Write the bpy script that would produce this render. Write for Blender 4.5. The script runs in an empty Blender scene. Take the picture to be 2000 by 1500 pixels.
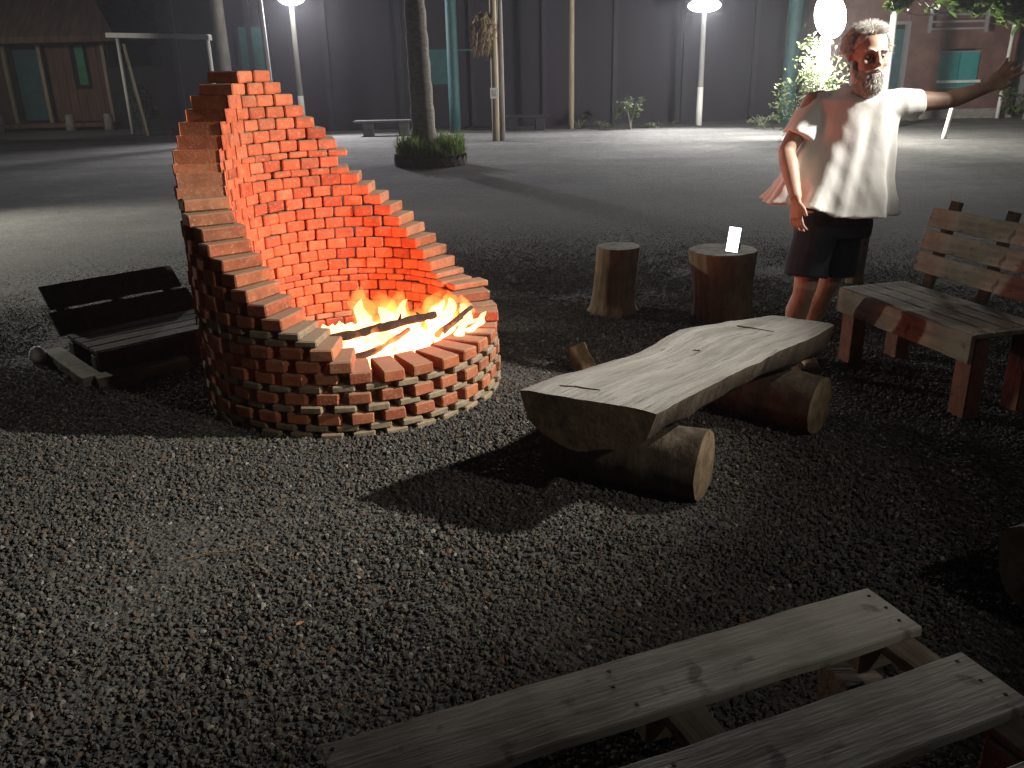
import bpy, bmesh, math, random
import numpy as np
from mathutils import Vector, Matrix, Euler, noise

random.seed(7)
sc = bpy.context.scene
R = math.radians
PI = math.pi

# ------------------------------------------------------------------ camera
CAM_H = 1.5
PITCH = R(20.289)
ROLL = R(-1.284)
cd = bpy.data.cameras.new('camera')
cam = bpy.data.objects.new('camera', cd)
sc.collection.objects.link(cam)
cam.location = (0, 0, CAM_H)
cam.rotation_euler = (Matrix.Rotation(PI / 2 - PITCH, 3, 'X') @ Matrix.Rotation(ROLL, 3, 'Z')).to_euler()
cd.sensor_fit = 'HORIZONTAL'
cd.sensor_width = 36
cd.lens = 36 * 1650 / 2000
cd.clip_start = 0.05
cd.clip_end = 500
sc.camera = cam

# ------------------------------------------------------------------ night sky
w = bpy.data.worlds.new('World')
sc.world = w
w.use_nodes = True
wn = w.node_tree.nodes
bg = wn['Background']
sky = wn.new('ShaderNodeTexSky')
sky.sky_type = 'NISHITA'
sky.sun_disc = False
sky.sun_elevation = R(-3)
sky.sun_rotation = R(200)
w.node_tree.links.new(sky.outputs[0], bg.inputs[0])
bg.inputs[1].default_value = 0.10

# ------------------------------------------------------------------ exposure, render
sc.view_settings.view_transform = 'Standard'
sc.view_settings.look = 'None'
sc.view_settings.exposure = 0
sc.view_settings.gamma = 1
sc.view_settings.use_curve_mapping = False
cy = sc.cycles
cy.use_denoising = True
cy.max_bounces = 6
cy.diffuse_bounces = 4
cy.transparent_max_bounces = 12
cy.sample_clamp_indirect = 4

POW_KEY = 2300
POW_KEY2 = 230
POW_FLOOD = 2800
POW_FIRE = 62

# ------------------------------------------------------------------ materials
def new_mat(name):
    m = bpy.data.materials.new(name)
    m.use_nodes = True
    nt = m.node_tree
    return m, nt, nt.nodes, nt.links, nt.nodes['Principled BSDF']

def ramp(nt, fac, stops):
    r = nt.nodes.new('ShaderNodeValToRGB')
    el = r.color_ramp.elements
    while len(el) < len(stops):
        el.new(0.5)
    for e, (p, c) in zip(el, stops):
        e.position = p
        e.color = (*c, 1)
    nt.links.new(fac, r.inputs[0])
    return r.outputs[0]

def tex(nt, scale, detail=5, rough=0.6, vec=None, kind='ShaderNodeTexNoise', stretch=None, coord='Object'):
    n = nt.nodes.new(kind)
    n.inputs['Scale'].default_value = scale
    if kind == 'ShaderNodeTexNoise':
        n.inputs['Detail'].default_value = detail
        n.inputs['Roughness'].default_value = rough
    tc = nt.nodes.new('ShaderNodeTexCoord')
    src = tc.outputs[coord] if vec is None else vec
    if stretch:
        mp = nt.nodes.new('ShaderNodeMapping')
        mp.inputs['Scale'].default_value = stretch
        nt.links.new(src, mp.inputs['Vector'])
        src = mp.outputs[0]
    nt.links.new(src, n.inputs['Vector'])
    return n

def bump(nt, b, h, strength=0.4, dist=0.01):
    n = nt.nodes.new('ShaderNodeBump')
    n.inputs['Strength'].default_value = strength
    n.inputs['Distance'].default_value = dist
    nt.links.new(h, n.inputs['Height'])
    nt.links.new(n.outputs[0], b.inputs['Normal'])
    return n

def mix(nt, a, b, fac, mode='MIX'):
    n = nt.nodes.new('ShaderNodeMix')
    n.data_type = 'RGBA'
    n.blend_type = mode
    for k, v in ((6, a), (7, b)):
        if isinstance(v, tuple):
            n.inputs[k].default_value = (*v, 1)
        else:
            nt.links.new(v, n.inputs[k])
    if isinstance(fac, (int, float)):
        n.inputs[0].default_value = fac
    else:
        nt.links.new(fac, n.inputs[0])
    return n.outputs[2]

def simple(name, col, rough=0.8, var=0.25, scale=6, bmp=0.3, bd=0.004, stretch=None, metal=0, spec=0.4):
    m, nt, N, L, b = new_mat(name)
    t = tex(nt, scale, stretch=stretch)
    lo = tuple(c * (1 - var) for c in col)
    hi = tuple(min(1, c * (1 + var)) for c in col)
    L.new(ramp(nt, t.outputs['Fac'], [(0.3, lo), (0.7, hi)]), b.inputs['Base Color'])
    b.inputs['Roughness'].default_value = rough
    b.inputs['Metallic'].default_value = metal
    b.inputs['Specular IOR Level'].default_value = spec
    if bmp:
        t2 = tex(nt, scale * 6, stretch=stretch)
        bump(nt, b, t2.outputs['Fac'], bmp, bd)
    return m

def emis(name, col, strength):
    m, nt, N, L, b = new_mat(name)
    b.inputs['Base Color'].default_value = (0.8, 0.8, 0.8, 1)
    b.inputs['Emission Color'].default_value = (*col, 1)
    b.inputs['Emission Strength'].default_value = strength
    return m

def brick_mat(name, stops, island):
    m, nt, N, L, b = new_mat(name)
    if island:
        rnd = N.new('ShaderNodeNewGeometry').outputs['Random Per Island']
    else:
        rnd = N.new('ShaderNodeObjectInfo').outputs['Random']
    base = ramp(nt, rnd, stops)
    geo = N.new('ShaderNodeNewGeometry')
    t = tex(nt, 16, vec=geo.outputs['Position'])
    c = mix(nt, base, ramp(nt, t.outputs['Fac'], [(0.3, (0.55, 0.5, 0.45)), (0.72, (1.15, 1.1, 1.05))]), 0.75, 'MULTIPLY')
    t3 = tex(nt, 70, vec=geo.outputs['Position'])
    soot = ramp(nt, t3.outputs['Fac'], [(0.55, (0, 0, 0)), (0.75, (1, 1, 1))])
    c2 = mix(nt, c, (0.45, 0.36, 0.27), soot)
    mx = mix(nt, c, c2, 0.5)
    # dust that has settled on faces that look up
    sn = N.new('ShaderNodeSeparateXYZ')
    L.new(geo.outputs['True Normal'], sn.inputs[0])
    du = N.new('ShaderNodeMapRange')
    L.new(sn.outputs[2], du.inputs[0]); du.inputs[1].default_value = 0.5; du.inputs[2].default_value = 0.95; du.inputs[4].default_value = 0.72
    mx = mix(nt, mx, (0.27, 0.20, 0.135), du.outputs[0])
    L.new(mx, b.inputs['Base Color'])
    b.inputs['Roughness'].default_value = 0.9
    b.inputs['Specular IOR Level'].default_value = 0.2
    t2 = tex(nt, 90, vec=geo.outputs['Position'])
    bump(nt, b, t2.outputs['Fac'], 0.5, 0.004)
    return m

RED = [(0.0, (0.26, 0.078, 0.038)), (0.25, (0.38, 0.122, 0.058)), (0.5, (0.33, 0.112, 0.055)), (0.75, (0.42, 0.15, 0.075)), (0.9, (0.36, 0.155, 0.085)), (1.0, (0.22, 0.07, 0.038))]
GREY = [(0.0, (0.20, 0.16, 0.11)), (0.5, (0.25, 0.205, 0.145)), (1.0, (0.19, 0.135, 0.09))]

def wood_mat(name, dark, mid, light, along=(1, 1, 1), scale=3.0, crack=0.5, coord='Object'):
    m, nt, N, L, b = new_mat(name)
    g = tex(nt, scale * 4, 6, 0.65, stretch=along, coord=coord)
    p = tex(nt, scale, 4, 0.6, coord=coord)
    c = ramp(nt, g.outputs['Fac'], [(0.25, dark), (0.5, mid), (0.75, light)])
    st = ramp(nt, p.outputs['Fac'], [(0.33, (0.45, 0.43, 0.4)), (0.6, (1, 1, 1))])
    c = mix(nt, c, st, 0.8, 'MULTIPLY')
    sp = tex(nt, scale * 5, 3, 0.5, stretch=(1, 1, 1), coord=coord)
    spots = ramp(nt, sp.outputs['Fac'], [(0.62, (1, 1, 1)), (0.70, (0.3, 0.27, 0.24))])
    c = mix(nt, c, spots, crack, 'MULTIPLY')
    L.new(c, b.inputs['Base Color'])
    b.inputs['Roughness'].default_value = 0.85
    b.inputs['Specular IOR Level'].default_value = 0.25
    bump(nt, b, g.outputs['Fac'], 0.7, 0.010)
    return m

M = {}
M['brick_red'] = brick_mat('fired_brick', RED, False)
M['brick_pale'] = brick_mat('pale_tile_brick', GREY, False)
M['brick_red_i'] = brick_mat('fired_brick_rest', RED, True)
M['brick_pale_i'] = brick_mat('pale_tile_brick_rest', GREY, True)
M['slab'] = wood_mat('weathered_slab_wood', (0.15, 0.144, 0.128), (0.208, 0.20, 0.18), (0.26, 0.252, 0.23), (1.2, 1.2, 1.2), 3.4, 0.8, 'UV')
M['bark'] = wood_mat('rough_bark', (0.03, 0.023, 0.016), (0.075, 0.056, 0.038), (0.135, 0.105, 0.072), (1, 1, 0.3), 5, 0.5)
M['endgrain'] = wood_mat('sawn_end_grain', (0.11, 0.075, 0.045), (0.18, 0.13, 0.08), (0.24, 0.175, 0.11), (1, 1, 1), 4, 0.5)
M['stump'] = wood_mat('stump_wood', (0.11, 0.07, 0.035), (0.22, 0.15, 0.08), (0.31, 0.22, 0.12), (1.4, 1.4, 0.25), 5, 0.6)
M['pallet'] = wood_mat('pallet_board', (0.28, 0.262, 0.225), (0.37, 0.35, 0.305), (0.44, 0.42, 0.37), (0.18, 2.2, 2.2), 3.2, 0.75)
M['pallet_back'] = wood_mat('old_pallet_board', (0.16, 0.125, 0.09), (0.25, 0.205, 0.155), (0.33, 0.28, 0.22), (0.18, 2.2, 2.2), 4, 0.75)
M['shaded_wood'] = wood_mat('wood_darkened_as_shade', (0.02, 0.014, 0.01), (0.04, 0.026, 0.018), (0.06, 0.04, 0.028), (1, 1, 0.3), 5, 0.5)  # shade on the left bench is put into this wood's colour
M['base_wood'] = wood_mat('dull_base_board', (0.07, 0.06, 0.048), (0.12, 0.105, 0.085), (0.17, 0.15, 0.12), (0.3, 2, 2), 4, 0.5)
M['redwood'] = wood_mat('reddish_wood', (0.14, 0.055, 0.035), (0.22, 0.09, 0.06), (0.28, 0.13, 0.09), (1, 1, 0.3), 5, 0.5)
M['steel_dark'] = simple('dark_metal', (0.05, 0.05, 0.055), 0.5, 0.2, 8, 0.1, metal=0.6)
M['post_grey'] = simple('grey_post', (0.28, 0.27, 0.25), 0.8, 0.2, 5, 0.3, stretch=(1, 1, 0.2))
M['white_paint'] = simple('white_paint', (0.75, 0.74, 0.70), 0.6, 0.08, 5, 0.1)
M['pole_wood'] = simple('pole_wood', (0.30, 0.25, 0.17), 0.85, 0.3, 7, 0.4, stretch=(1, 1, 0.15))
M['teal'] = simple('teal_paint', (0.03, 0.10, 0.105), 0.6, 0.2, 5, 0.15)
M['teal_bright'] = simple('bright_teal_paint', (0.04, 0.30, 0.30), 0.55, 0.12, 5, 0.15)
M['green_paint'] = simple('green_paint', (0.03, 0.20, 0.11), 0.6, 0.2, 5, 0.15)
M['barn'] = simple('dark_barn_wall', (0.018, 0.0155, 0.023), 0.8, 0.25, 0.8, 0.2, stretch=(1, 1, 0.3))
M['barn_post'] = simple('barn_post', (0.024, 0.024, 0.031), 0.8, 0.2, 2, 0.2)
M['house'] = simple('red_brown_masonry', (0.17, 0.085, 0.07), 0.9, 0.3, 2.5, 0.4)
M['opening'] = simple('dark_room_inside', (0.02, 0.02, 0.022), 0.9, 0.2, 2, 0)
M['cabin'] = simple('brown_cabin_board', (0.13, 0.07, 0.045), 0.85, 0.35, 6, 0.4, stretch=(1, 1, 0.12))
M['roof'] = simple('thatched_roof', (0.11, 0.07, 0.05), 0.95, 0.4, 9, 0.8, 0.03, stretch=(1, 0.15, 0.15))
M['stone'] = simple('grey_stone', (0.28, 0.26, 0.23), 0.9, 0.25, 9, 0.5)
M['bench_stone'] = simple('dark_stone', (0.085, 0.08, 0.075), 0.9, 0.25, 9, 0.5)
M['pale_stone'] = simple('pale_stone', (0.5, 0.48, 0.44), 0.9, 0.2, 12, 0.5)
M['plaster'] = simple('grey_plaster', (0.28, 0.27, 0.28), 0.9, 0.2, 0.6, 0.2)
M['palm'] = simple('palm_trunk', (0.42, 0.38, 0.33), 0.95, 0.3, 10, 0.7, 0.02, stretch=(1, 1, 2.5))
M['trunk'] = simple('tree_bark', (0.22, 0.2, 0.175), 0.95, 0.3, 8, 0.6, 0.02, stretch=(1, 1, 0.3))
M['straw'] = simple('dry_straw', (0.24, 0.17, 0.10), 0.95, 0.3, 14, 0.4)
M['charred'] = simple('charred_wood', (0.06, 0.035, 0.025), 0.95, 0.4, 20, 0.9, 0.01)
M['ash'] = simple('ash_bed', (0.2, 0.18, 0.16), 0.95, 0.4, 20, 0.6, 0.02)
M['soil'] = simple('soil', (0.07, 0.05, 0.035), 0.95, 0.3, 8, 0.6, 0.02)
M['black_plastic'] = simple('black_plastic', (0.02, 0.02, 0.022), 0.35, 0.1, 8, 0)
M['screen'] = emis('lit_screen', (0.9, 0.93, 1.0), 3.5)
M['lamp_glass'] = emis('lamp_diffuser', (1.0, 0.98, 0.93), 14)
M['lamp_glass_bright'] = emis('bright_lamp_globe', (1.0, 0.97, 0.9), 34)
M['lamp_glass_cool'] = emis('cool_lamp_diffuser', (0.92, 0.9, 1.0), 14)

def leaf_mat(name, a, b_, trans=.45):
    m, nt, N, L, b = new_mat(name)
    rnd = N.new('ShaderNodeNewGeometry').outputs['Random Per Island']
    L.new(ramp(nt, rnd, [(0, a), (1, b_)]), b.inputs['Base Color'])
    b.inputs['Roughness'].default_value = 0.55
    tr = N.new('ShaderNodeBsdfTranslucent')
    L.new(ramp(nt, rnd, [(0, a), (1, b_)]), tr.inputs['Color'])
    ms = N.new('ShaderNodeMixShader')
    ms.inputs[0].default_value = trans
    L.new(b.outputs[0], ms.inputs[1])
    L.new(tr.outputs[0], ms.inputs[2])
    L.new(ms.outputs[0], N['Material Output'].inputs[0])
    return m
M['leaf'] = leaf_mat('tree_leaf', (0.05, 0.10, 0.02), (0.12, 0.17, 0.04))
M['leaf_bush'] = leaf_mat('bush_leaf', (0.06, 0.10, 0.035), (0.17, 0.2, 0.09))
M['grass'] = leaf_mat('grass_blade', (0.10, 0.19, 0.03), (0.24, 0.32, 0.08))

def skin_mat():
    m, nt, N, L, b = new_mat('tanned_skin')
    t = tex(nt, 25)
    L.new(ramp(nt, t.outputs['Fac'], [(0.3, (0.34, 0.20, 0.14)), (0.7, (0.45, 0.28, 0.205))]), b.inputs['Base Color'])
    b.inputs['Roughness'].default_value = 0.55
    b.inputs['Subsurface Weight'].default_value = 0.1
    b.inputs['Subsurface Radius'].default_value = (0.01, 0.004, 0.002)
    t2 = tex(nt, 120)
    bump(nt, b, t2.outputs['Fac'], 0.25, 0.003)
    return m
M['skin'] = skin_mat()
M['hair'] = simple('grey_hair', (0.55, 0.525, 0.49), 0.7, 0.45, 60, 0.6, 0.004)
M['beard'] = simple('grey_beard', (0.58, 0.555, 0.52), 0.7, 0.4, 60, 0.6, 0.004)
M['shirt'] = simple('white_cotton', (0.74, 0.72, 0.69), 0.9, 0.04, 6, 0.25, 0.004)
M['shorts'] = simple('dark_navy_cloth', (0.012, 0.015, 0.022), 0.9, 0.3, 20, 0.3)
M['eye'] = simple('eye_white', (0.28, 0.25, 0.23), 0.3, 0.05, 5, 0)
M['pupil'] = simple('eye_iris', (0.03, 0.02, 0.015), 0.3, 0.05, 5, 0)
M['lip'] = simple('lip', (0.32, 0.13, 0.10), 0.5, 0.1, 20, 0.1)
M['leather'] = simple('sandal_leather', (0.06, 0.035, 0.02), 0.7, 0.2, 20, 0.2)

# ------------------------------------------------------------------ object helpers
def thing(name, label, cat, loc=(0, 0, 0), rz=0, group=None):
    o = bpy.data.objects.new(name, None)
    o.empty_display_size = 0.1
    sc.collection.objects.link(o)
    o.location = loc
    o.rotation_euler = (0, 0, rz)
    o['label'] = label
    o['category'] = cat
    if group:
        o['group'] = group
    return o

def tag(o, label=None, cat=None, group=None, kind=None):
    for k, v in (('label', label), ('category', cat), ('group', group), ('kind', kind)):
        if v:
            o[k] = v
    return o

def world_matrix(o):
    m = Matrix.LocRotScale(o.location, o.rotation_euler, o.scale)
    while o.parent:
        o = o.parent
        m = Matrix.LocRotScale(o.location, o.rotation_euler, o.scale) @ m
    return m

class MB:
    def __init__(s):
        s.bm = bmesh.new()
        s.uv = None
    def box(s, c, size, rot=None, bevel=0.0, jitter=0.0):
        r = bmesh.ops.create_cube(s.bm, size=1)
        vs = r['verts']
        Rm = rot if rot is not None else Matrix.Identity(3)
        for v in vs:
            p = Vector((v.co.x * size[0], v.co.y * size[1], v.co.z * size[2]))
            if jitter:
                p += Vector((random.uniform(-1, 1), random.uniform(-1, 1), random.uniform(-1, 1))) * jitter
            v.co = Rm @ p + Vector(c)
        if bevel:
            es = list({e for v in vs for e in v.link_edges})
            bmesh.ops.bevel(s.bm, geom=es, offset=bevel, segments=1, affect='EDGES', profile=0.5)
        return s
    def rings(s, rings, cap=True, closed=True):
        vv = [[s.bm.verts.new(p) for p in r] for r in rings]
        n = len(vv[0])
        for a, b in zip(vv, vv[1:]):
            for i in range(n if closed else n - 1):
                j = (i + 1) % n
                s.bm.faces.new((a[i], a[j], b[j], b[i]))
        if cap:
            s.bm.faces.new(list(reversed(vv[0])))
            s.bm.faces.new(vv[-1])
        return vv
    def tube(s, pts, rad, n=10, cap=True, wob=0.0, flat=None):
        pts = [Vector(p) for p in pts]
        if not isinstance(rad, (list, tuple)):
            rad = [rad] * len(pts)
        up = Vector((0, 0, 1))
        rings = []
        prev = None
        for i, p in enumerate(pts):
            d = (pts[min(i + 1, len(pts) - 1)] - pts[max(i - 1, 0)]).normalized()
            if prev is None:
                a = d.cross(up if abs(d.z) < 0.9 else Vector((0, 1, 0))).normalized()
            else:
                a = (prev - d * prev.dot(d)).normalized()
            prev = a
            b = d.cross(a).normalized()
            ring = []
            for k in range(n):
                t = 2 * PI * k / n
                rr = rad[i]
                ra = rb = rr
                if isinstance(rr, tuple):
                    ra, rb = rr
                w_ = 1 + random.uniform(-wob, wob) if wob else 1
                ring.append(p + (a * math.cos(t) * ra + b * math.sin(t) * rb) * w_)
            rings.append(ring)
        s.rings(rings, cap)
        return s
    def ball(s, c, r, rot=None, sub=2):
        g = bmesh.ops.create_icosphere(s.bm, subdivisions=sub, radius=1)
        if not isinstance(r, (tuple, list)):
            r = (r, r, r)
        Rm = rot if rot is not None else Matrix.Identity(3)
        for v in g['verts']:
            v.co = Rm @ Vector((v.co.x * r[0], v.co.y * r[1], v.co.z * r[2])) + Vector(c)
        return s
    def mesh(s, name, mats, smooth=False):
        bmesh.ops.recalc_face_normals(s.bm, faces=s.bm.faces)
        me = bpy.data.meshes.new(name)
        s.bm.to_mesh(me)
        s.bm.free()
        for m in (mats if isinstance(mats, (list, tuple)) else [mats]):
            me.materials.append(m)
        if smooth:
            me.polygons.foreach_set('use_smooth', [True] * len(me.polygons))
        return me
    def build(s, name, mats, parent=None, smooth=False, world=True):
        if parent is not None and world:
            inv = world_matrix(parent).inverted()
            for v in s.bm.verts:
                v.co = inv @ v.co
        me = s.mesh(name, mats, smooth)
        o = bpy.data.objects.new(name, me)
        sc.collection.objects.link(o)
        if parent is not None:
            o.parent = parent
        return o

def own(name, mb, mats, label, cat, group=None, smooth=False, origin=None):
    """a thing that is a single mesh, its origin moved to its base"""
    if origin is not None:
        for v in mb.bm.verts:
            v.co -= Vector(origin)
    o = mb.build(name, mats, None, smooth)
    if origin is not None:
        o.location = origin
    return tag(o, label, cat, group)

def rotz(a):
    return Matrix.Rotation(a, 3, 'Z')

def frame(d, up=Vector((0, 0, 1))):
    """3x3 with X along d, Z as near up as possible"""
    x = Vector(d).normalized()
    y = up.cross(x).normalized()
    z = x.cross(y)
    return Matrix((x, y, z)).transposed()

def solidified(mb, voxel, smooth_it, name, mat, parent, disp=None):
    """merge overlapping closed shapes into ONE continuous skin (voxel remesh), then link it"""
    inv = world_matrix(parent).inverted()
    bmesh.ops.recalc_face_normals(mb.bm, faces=mb.bm.faces)
    me = bpy.data.meshes.new('tmp')
    mb.bm.to_mesh(me)
    mb.bm.free()
    t = bpy.data.objects.new('tmp', me)
    sc.collection.objects.link(t)
    r = t.modifiers.new('r', 'REMESH')
    r.mode = 'VOXEL'
    r.voxel_size = voxel
    if smooth_it:
        s_ = t.modifiers.new('s', 'SMOOTH')
        s_.factor = 0.5
        s_.iterations = smooth_it
    dg = bpy.context.evaluated_depsgraph_get()
    dg.update()
    out = bpy.data.meshes.new_from_object(t.evaluated_get(dg))
    bpy.data.objects.remove(t)
    bpy.data.meshes.remove(me)
    n = len(out.vertices)
    co = np.empty(n * 3)
    out.vertices.foreach_get('co', co)
    if disp:
        no = np.empty(n * 3)
        out.vertices.foreach_get('normal', no)
        co = disp(co.reshape(-1, 3), no.reshape(-1, 3)).reshape(-1)
    co = co.reshape(-1, 3)
    mi = np.array(inv)
    co = co @ mi[:3, :3].T + mi[:3, 3]
    out.vertices.foreach_set('co', co.reshape(-1))
    out.polygons.foreach_set('use_smooth', [True] * len(out.polygons))
    out.materials.clear()
    out.materials.append(mat)
    out.name = name
    o = bpy.data.objects.new(name, out)
    sc.collection.objects.link(o)
    o.parent = parent
    return o

# ================================================================== SETTING: ground
def ground():
    xs = np.concatenate([np.linspace(-120, -14, 12), np.linspace(-12, -4, 17), np.linspace(-3.9, 4, 120), np.linspace(4.5, 14, 20), np.linspace(18, 120, 12)])
    ys = np.concatenate([np.linspace(-60, -4, 8), np.linspace(-3, 0.4, 8), np.linspace(0.5, 8, 110), np.linspace(8.4, 34, 52), np.linspace(40, 150, 8)])
    verts = []
    for y in ys:
        for x in xs:
            z = 0
            if -6 < x < 6 and 0 < y < 12:
                z = 0.010 * noise.noise(Vector((x * 1.3, y * 1.3, 0))) + 0.006 * noise.noise(Vector((x * 4, y * 4, 3)))
            elif y < 60:
                z = 0.012 * noise.noise(Vector((x * 0.6, y * 0.6, 7)))
            verts.append((x, y, z - 0.004))
    nx = len(xs)
    faces = [(j * nx + i, j * nx + i + 1, (j + 1) * nx + i + 1, (j + 1) * nx + i) for j in range(len(ys) - 1) for i in range(nx - 1)]
    me = bpy.data.meshes.new('ground')
    me.from_pydata(verts, [], faces)
    me.polygons.foreach_set('use_smooth', [True] * len(me.polygons))
    m, nt, N, L, b = new_mat('gravel_ground')
    geo = N.new('ShaderNodeNewGeometry')
    P = geo.outputs['Position']
    v = tex(nt, 55, vec=P, kind='ShaderNodeTexVoronoi')
    n1 = tex(nt, 0.7, 5, 0.6, vec=P)
    n2 = tex(nt, 28, 4, 0.7, vec=P)
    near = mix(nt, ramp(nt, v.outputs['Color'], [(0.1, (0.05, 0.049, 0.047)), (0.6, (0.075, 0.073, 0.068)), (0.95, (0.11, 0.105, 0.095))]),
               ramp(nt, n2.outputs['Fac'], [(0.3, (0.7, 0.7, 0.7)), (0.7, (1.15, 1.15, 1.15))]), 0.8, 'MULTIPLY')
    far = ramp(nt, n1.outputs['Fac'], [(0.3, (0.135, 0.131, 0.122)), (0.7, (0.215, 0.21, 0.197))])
    far = mix(nt, far, ramp(nt, n2.outputs['Fac'], [(0.3, (0.55, 0.55, 0.55)), (0.7, (1.25, 1.25, 1.25))]), 0.8, 'MULTIPLY')
    n3 = tex(nt, 0.5, 4, 0.6, vec=P, stretch=(0.35, 1.6, 1))
    far = mix(nt, far, ramp(nt, n3.outputs['Fac'], [(0.35, (0.72, 0.71, 0.69)), (0.65, (1.2, 1.2, 1.2))]), 0.8, 'MULTIPLY')
    n4 = tex(nt, 5, 5, 0.7, vec=P)
    far = mix(nt, far, ramp(nt, n4.outputs['Fac'], [(0.3, (0.6, 0.6, 0.6)), (0.7, (1.25, 1.25, 1.25))]), 0.8, 'MULTIPLY')
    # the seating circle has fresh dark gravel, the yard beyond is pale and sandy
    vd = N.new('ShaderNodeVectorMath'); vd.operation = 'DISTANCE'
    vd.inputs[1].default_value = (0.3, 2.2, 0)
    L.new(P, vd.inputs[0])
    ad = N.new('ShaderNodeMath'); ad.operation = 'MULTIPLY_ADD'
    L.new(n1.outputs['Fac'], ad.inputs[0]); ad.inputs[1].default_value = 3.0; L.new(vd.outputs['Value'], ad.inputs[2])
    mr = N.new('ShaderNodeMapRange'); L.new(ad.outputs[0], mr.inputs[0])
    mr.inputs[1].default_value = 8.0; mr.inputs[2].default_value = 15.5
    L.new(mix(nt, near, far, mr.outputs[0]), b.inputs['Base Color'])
    b.inputs['Roughness'].default_value = 0.95
    b.inputs['Specular IOR Level'].default_value = 0.2
    hh = mix(nt, v.outputs['Distance'], n2.outputs['Fac'], 0.5)
    bump(nt, b, hh, 0.8, 0.02)
    me.materials.append(m)
    o = bpy.data.objects.new('ground', me)
    sc.collection.objects.link(o)
    o['kind'] = 'structure'
    return o
G = ground()

def gravel():
    """loose chippings: one stuff object, stones instanced by geometry nodes"""
    me = bpy.data.meshes.new('gravel')
    X0, X1, Y0, Y1 = -8.0, 8.0, -1.0, 10.6
    nx, ny = 60, 60
    verts = [(X0 + (X1 - X0) * i / nx, Y0 + (Y1 - Y0) * j / ny, 0.0) for j in range(ny + 1) for i in range(nx + 1)]
    faces = [(j * (nx + 1) + i, j * (nx + 1) + i + 1, (j + 1) * (nx + 1) + i + 1, (j + 1) * (nx + 1) + i) for j in range(ny) for i in range(nx)]
    # round patch about the seating circle
    keep = [f for f in faces if math.hypot(sum(verts[k][0] for k in f) / 4, sum(verts[k][1] for k in f) / 4 - 2.6) < 8.0]
    me.from_pydata(verts, [], keep)
    o = bpy.data.objects.new('gravel', me)
    sc.collection.objects.link(o)
    o['kind'] = 'stuff'
    o['label'] = 'loose grey stone chippings spread over the seating circle'
    m, nt, N, L, b = new_mat('stone_chip')
    rnd = N.new('ShaderNodeObjectInfo').outputs['Random']
    col = ramp(nt, rnd, [(0.0, (0.038, 0.037, 0.036)), (0.3, (0.056, 0.055, 0.051)), (0.6, (0.073, 0.069, 0.06)), (0.76, (0.092, 0.084, 0.064)),
                         (0.84, (0.10, 0.06, 0.04)), (0.89, (0.04, 0.043, 0.046)), (0.965, (0.11, 0.105, 0.095)), (1.0, (0.20, 0.19, 0.17))])
    L.new(col, b.inputs['Base Color'])
    b.inputs['Roughness'].default_value = 0.85
    b.inputs['Specular IOR Level'].default_value = 0.15
    ng = bpy.data.node_groups.new('gravel_scatter', 'GeometryNodeTree')
    ng.interface.new_socket('Geometry', in_out='INPUT', socket_type='NodeSocketGeometry')
    ng.interface.new_socket('Geometry', in_out='OUTPUT', socket_type='NodeSocketGeometry')
    n = ng.nodes; l = ng.links
    gi = n.new('NodeGroupInput'); go = n.new('NodeGroupOutput')
    pos = n.new('GeometryNodeInputPosition')
    rad_ = n.new('ShaderNodeVectorMath'); rad_.operation = 'DISTANCE'; rad_.inputs[1].default_value = (0, 2.6, 0); l.new(pos.outputs[0], rad_.inputs[0])
    mr = n.new('ShaderNodeMapRange'); l.new(rad_.outputs['Value'], mr.inputs[0])
    mr.interpolation_type = 'SMOOTHSTEP'
    mr.inputs[1].default_value = 1.6; mr.inputs[2].default_value = 7.2
    mr.inputs[3].default_value = 8800; mr.inputs[4].default_value = 0
    dp = n.new('GeometryNodeDistributePointsOnFaces')
    l.new(gi.outputs[0], dp.inputs['Mesh']); l.new(mr.outputs[0], dp.inputs['Density'])
    dp.inputs['Seed'].default_value = 3
    joins = n.new('GeometryNodeGeometryToInstance')
    for k in range(5):
        ic = n.new('GeometryNodeMeshIcoSphere'); ic.inputs['Radius'].default_value = 1; ic.inputs['Subdivisions'].default_value = 1
        sp = n.new('GeometryNodeSetPosition'); l.new(ic.outputs[0], sp.inputs['Geometry'])
        wn_ = n.new('ShaderNodeTexNoise'); wn_.noise_dimensions = '4D'; wn_.inputs['W'].default_value = k * 3.7; wn_.inputs['Scale'].default_value = 1.3
        su = n.new('ShaderNodeVectorMath'); su.operation = 'SUBTRACT'; su.inputs[1].default_value = (0.5, 0.5, 0.5)
        l.new(wn_.outputs['Color'], su.inputs[0])
        scn = n.new('ShaderNodeVectorMath'); scn.operation = 'SCALE'; scn.inputs['Scale'].default_value = 2.0
        l.new(su.outputs[0], scn.inputs[0]); l.new(scn.outputs[0], sp.inputs['Offset'])
        sm = n.new('GeometryNodeSetShadeSmooth'); sm.inputs['Shade Smooth'].default_value = False
        l.new(sp.outputs[0], sm.inputs['Geometry'])
        st = n.new('GeometryNodeSetMaterial'); st.inputs['Material'].default_value = m
        l.new(sm.outputs[0], st.inputs['Geometry'])
        l.new(st.outputs[0], joins.inputs[0])
    ip = n.new('GeometryNodeInstanceOnPoints')
    l.new(dp.outputs['Points'], ip.inputs['Points']); l.new(joins.outputs[0], ip.inputs['Instance'])
    ip.inputs['Pick Instance'].default_value = True
    rr = n.new('FunctionNodeRandomValue'); rr.data_type = 'FLOAT_VECTOR'
    rr.inputs[0].default_value = (-3.14, -3.14, -3.14); rr.inputs[1].default_value = (3.14, 3.14, 3.14)
    l.new(rr.outputs[0], ip.inputs['Rotation'])
    rs = n.new('FunctionNodeRandomValue'); rs.data_type = 'FLOAT'; rs.inputs['Seed'].default_value = 9
    rs.inputs[2].default_value = 0.1; rs.inputs[3].default_value = 1.0
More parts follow.
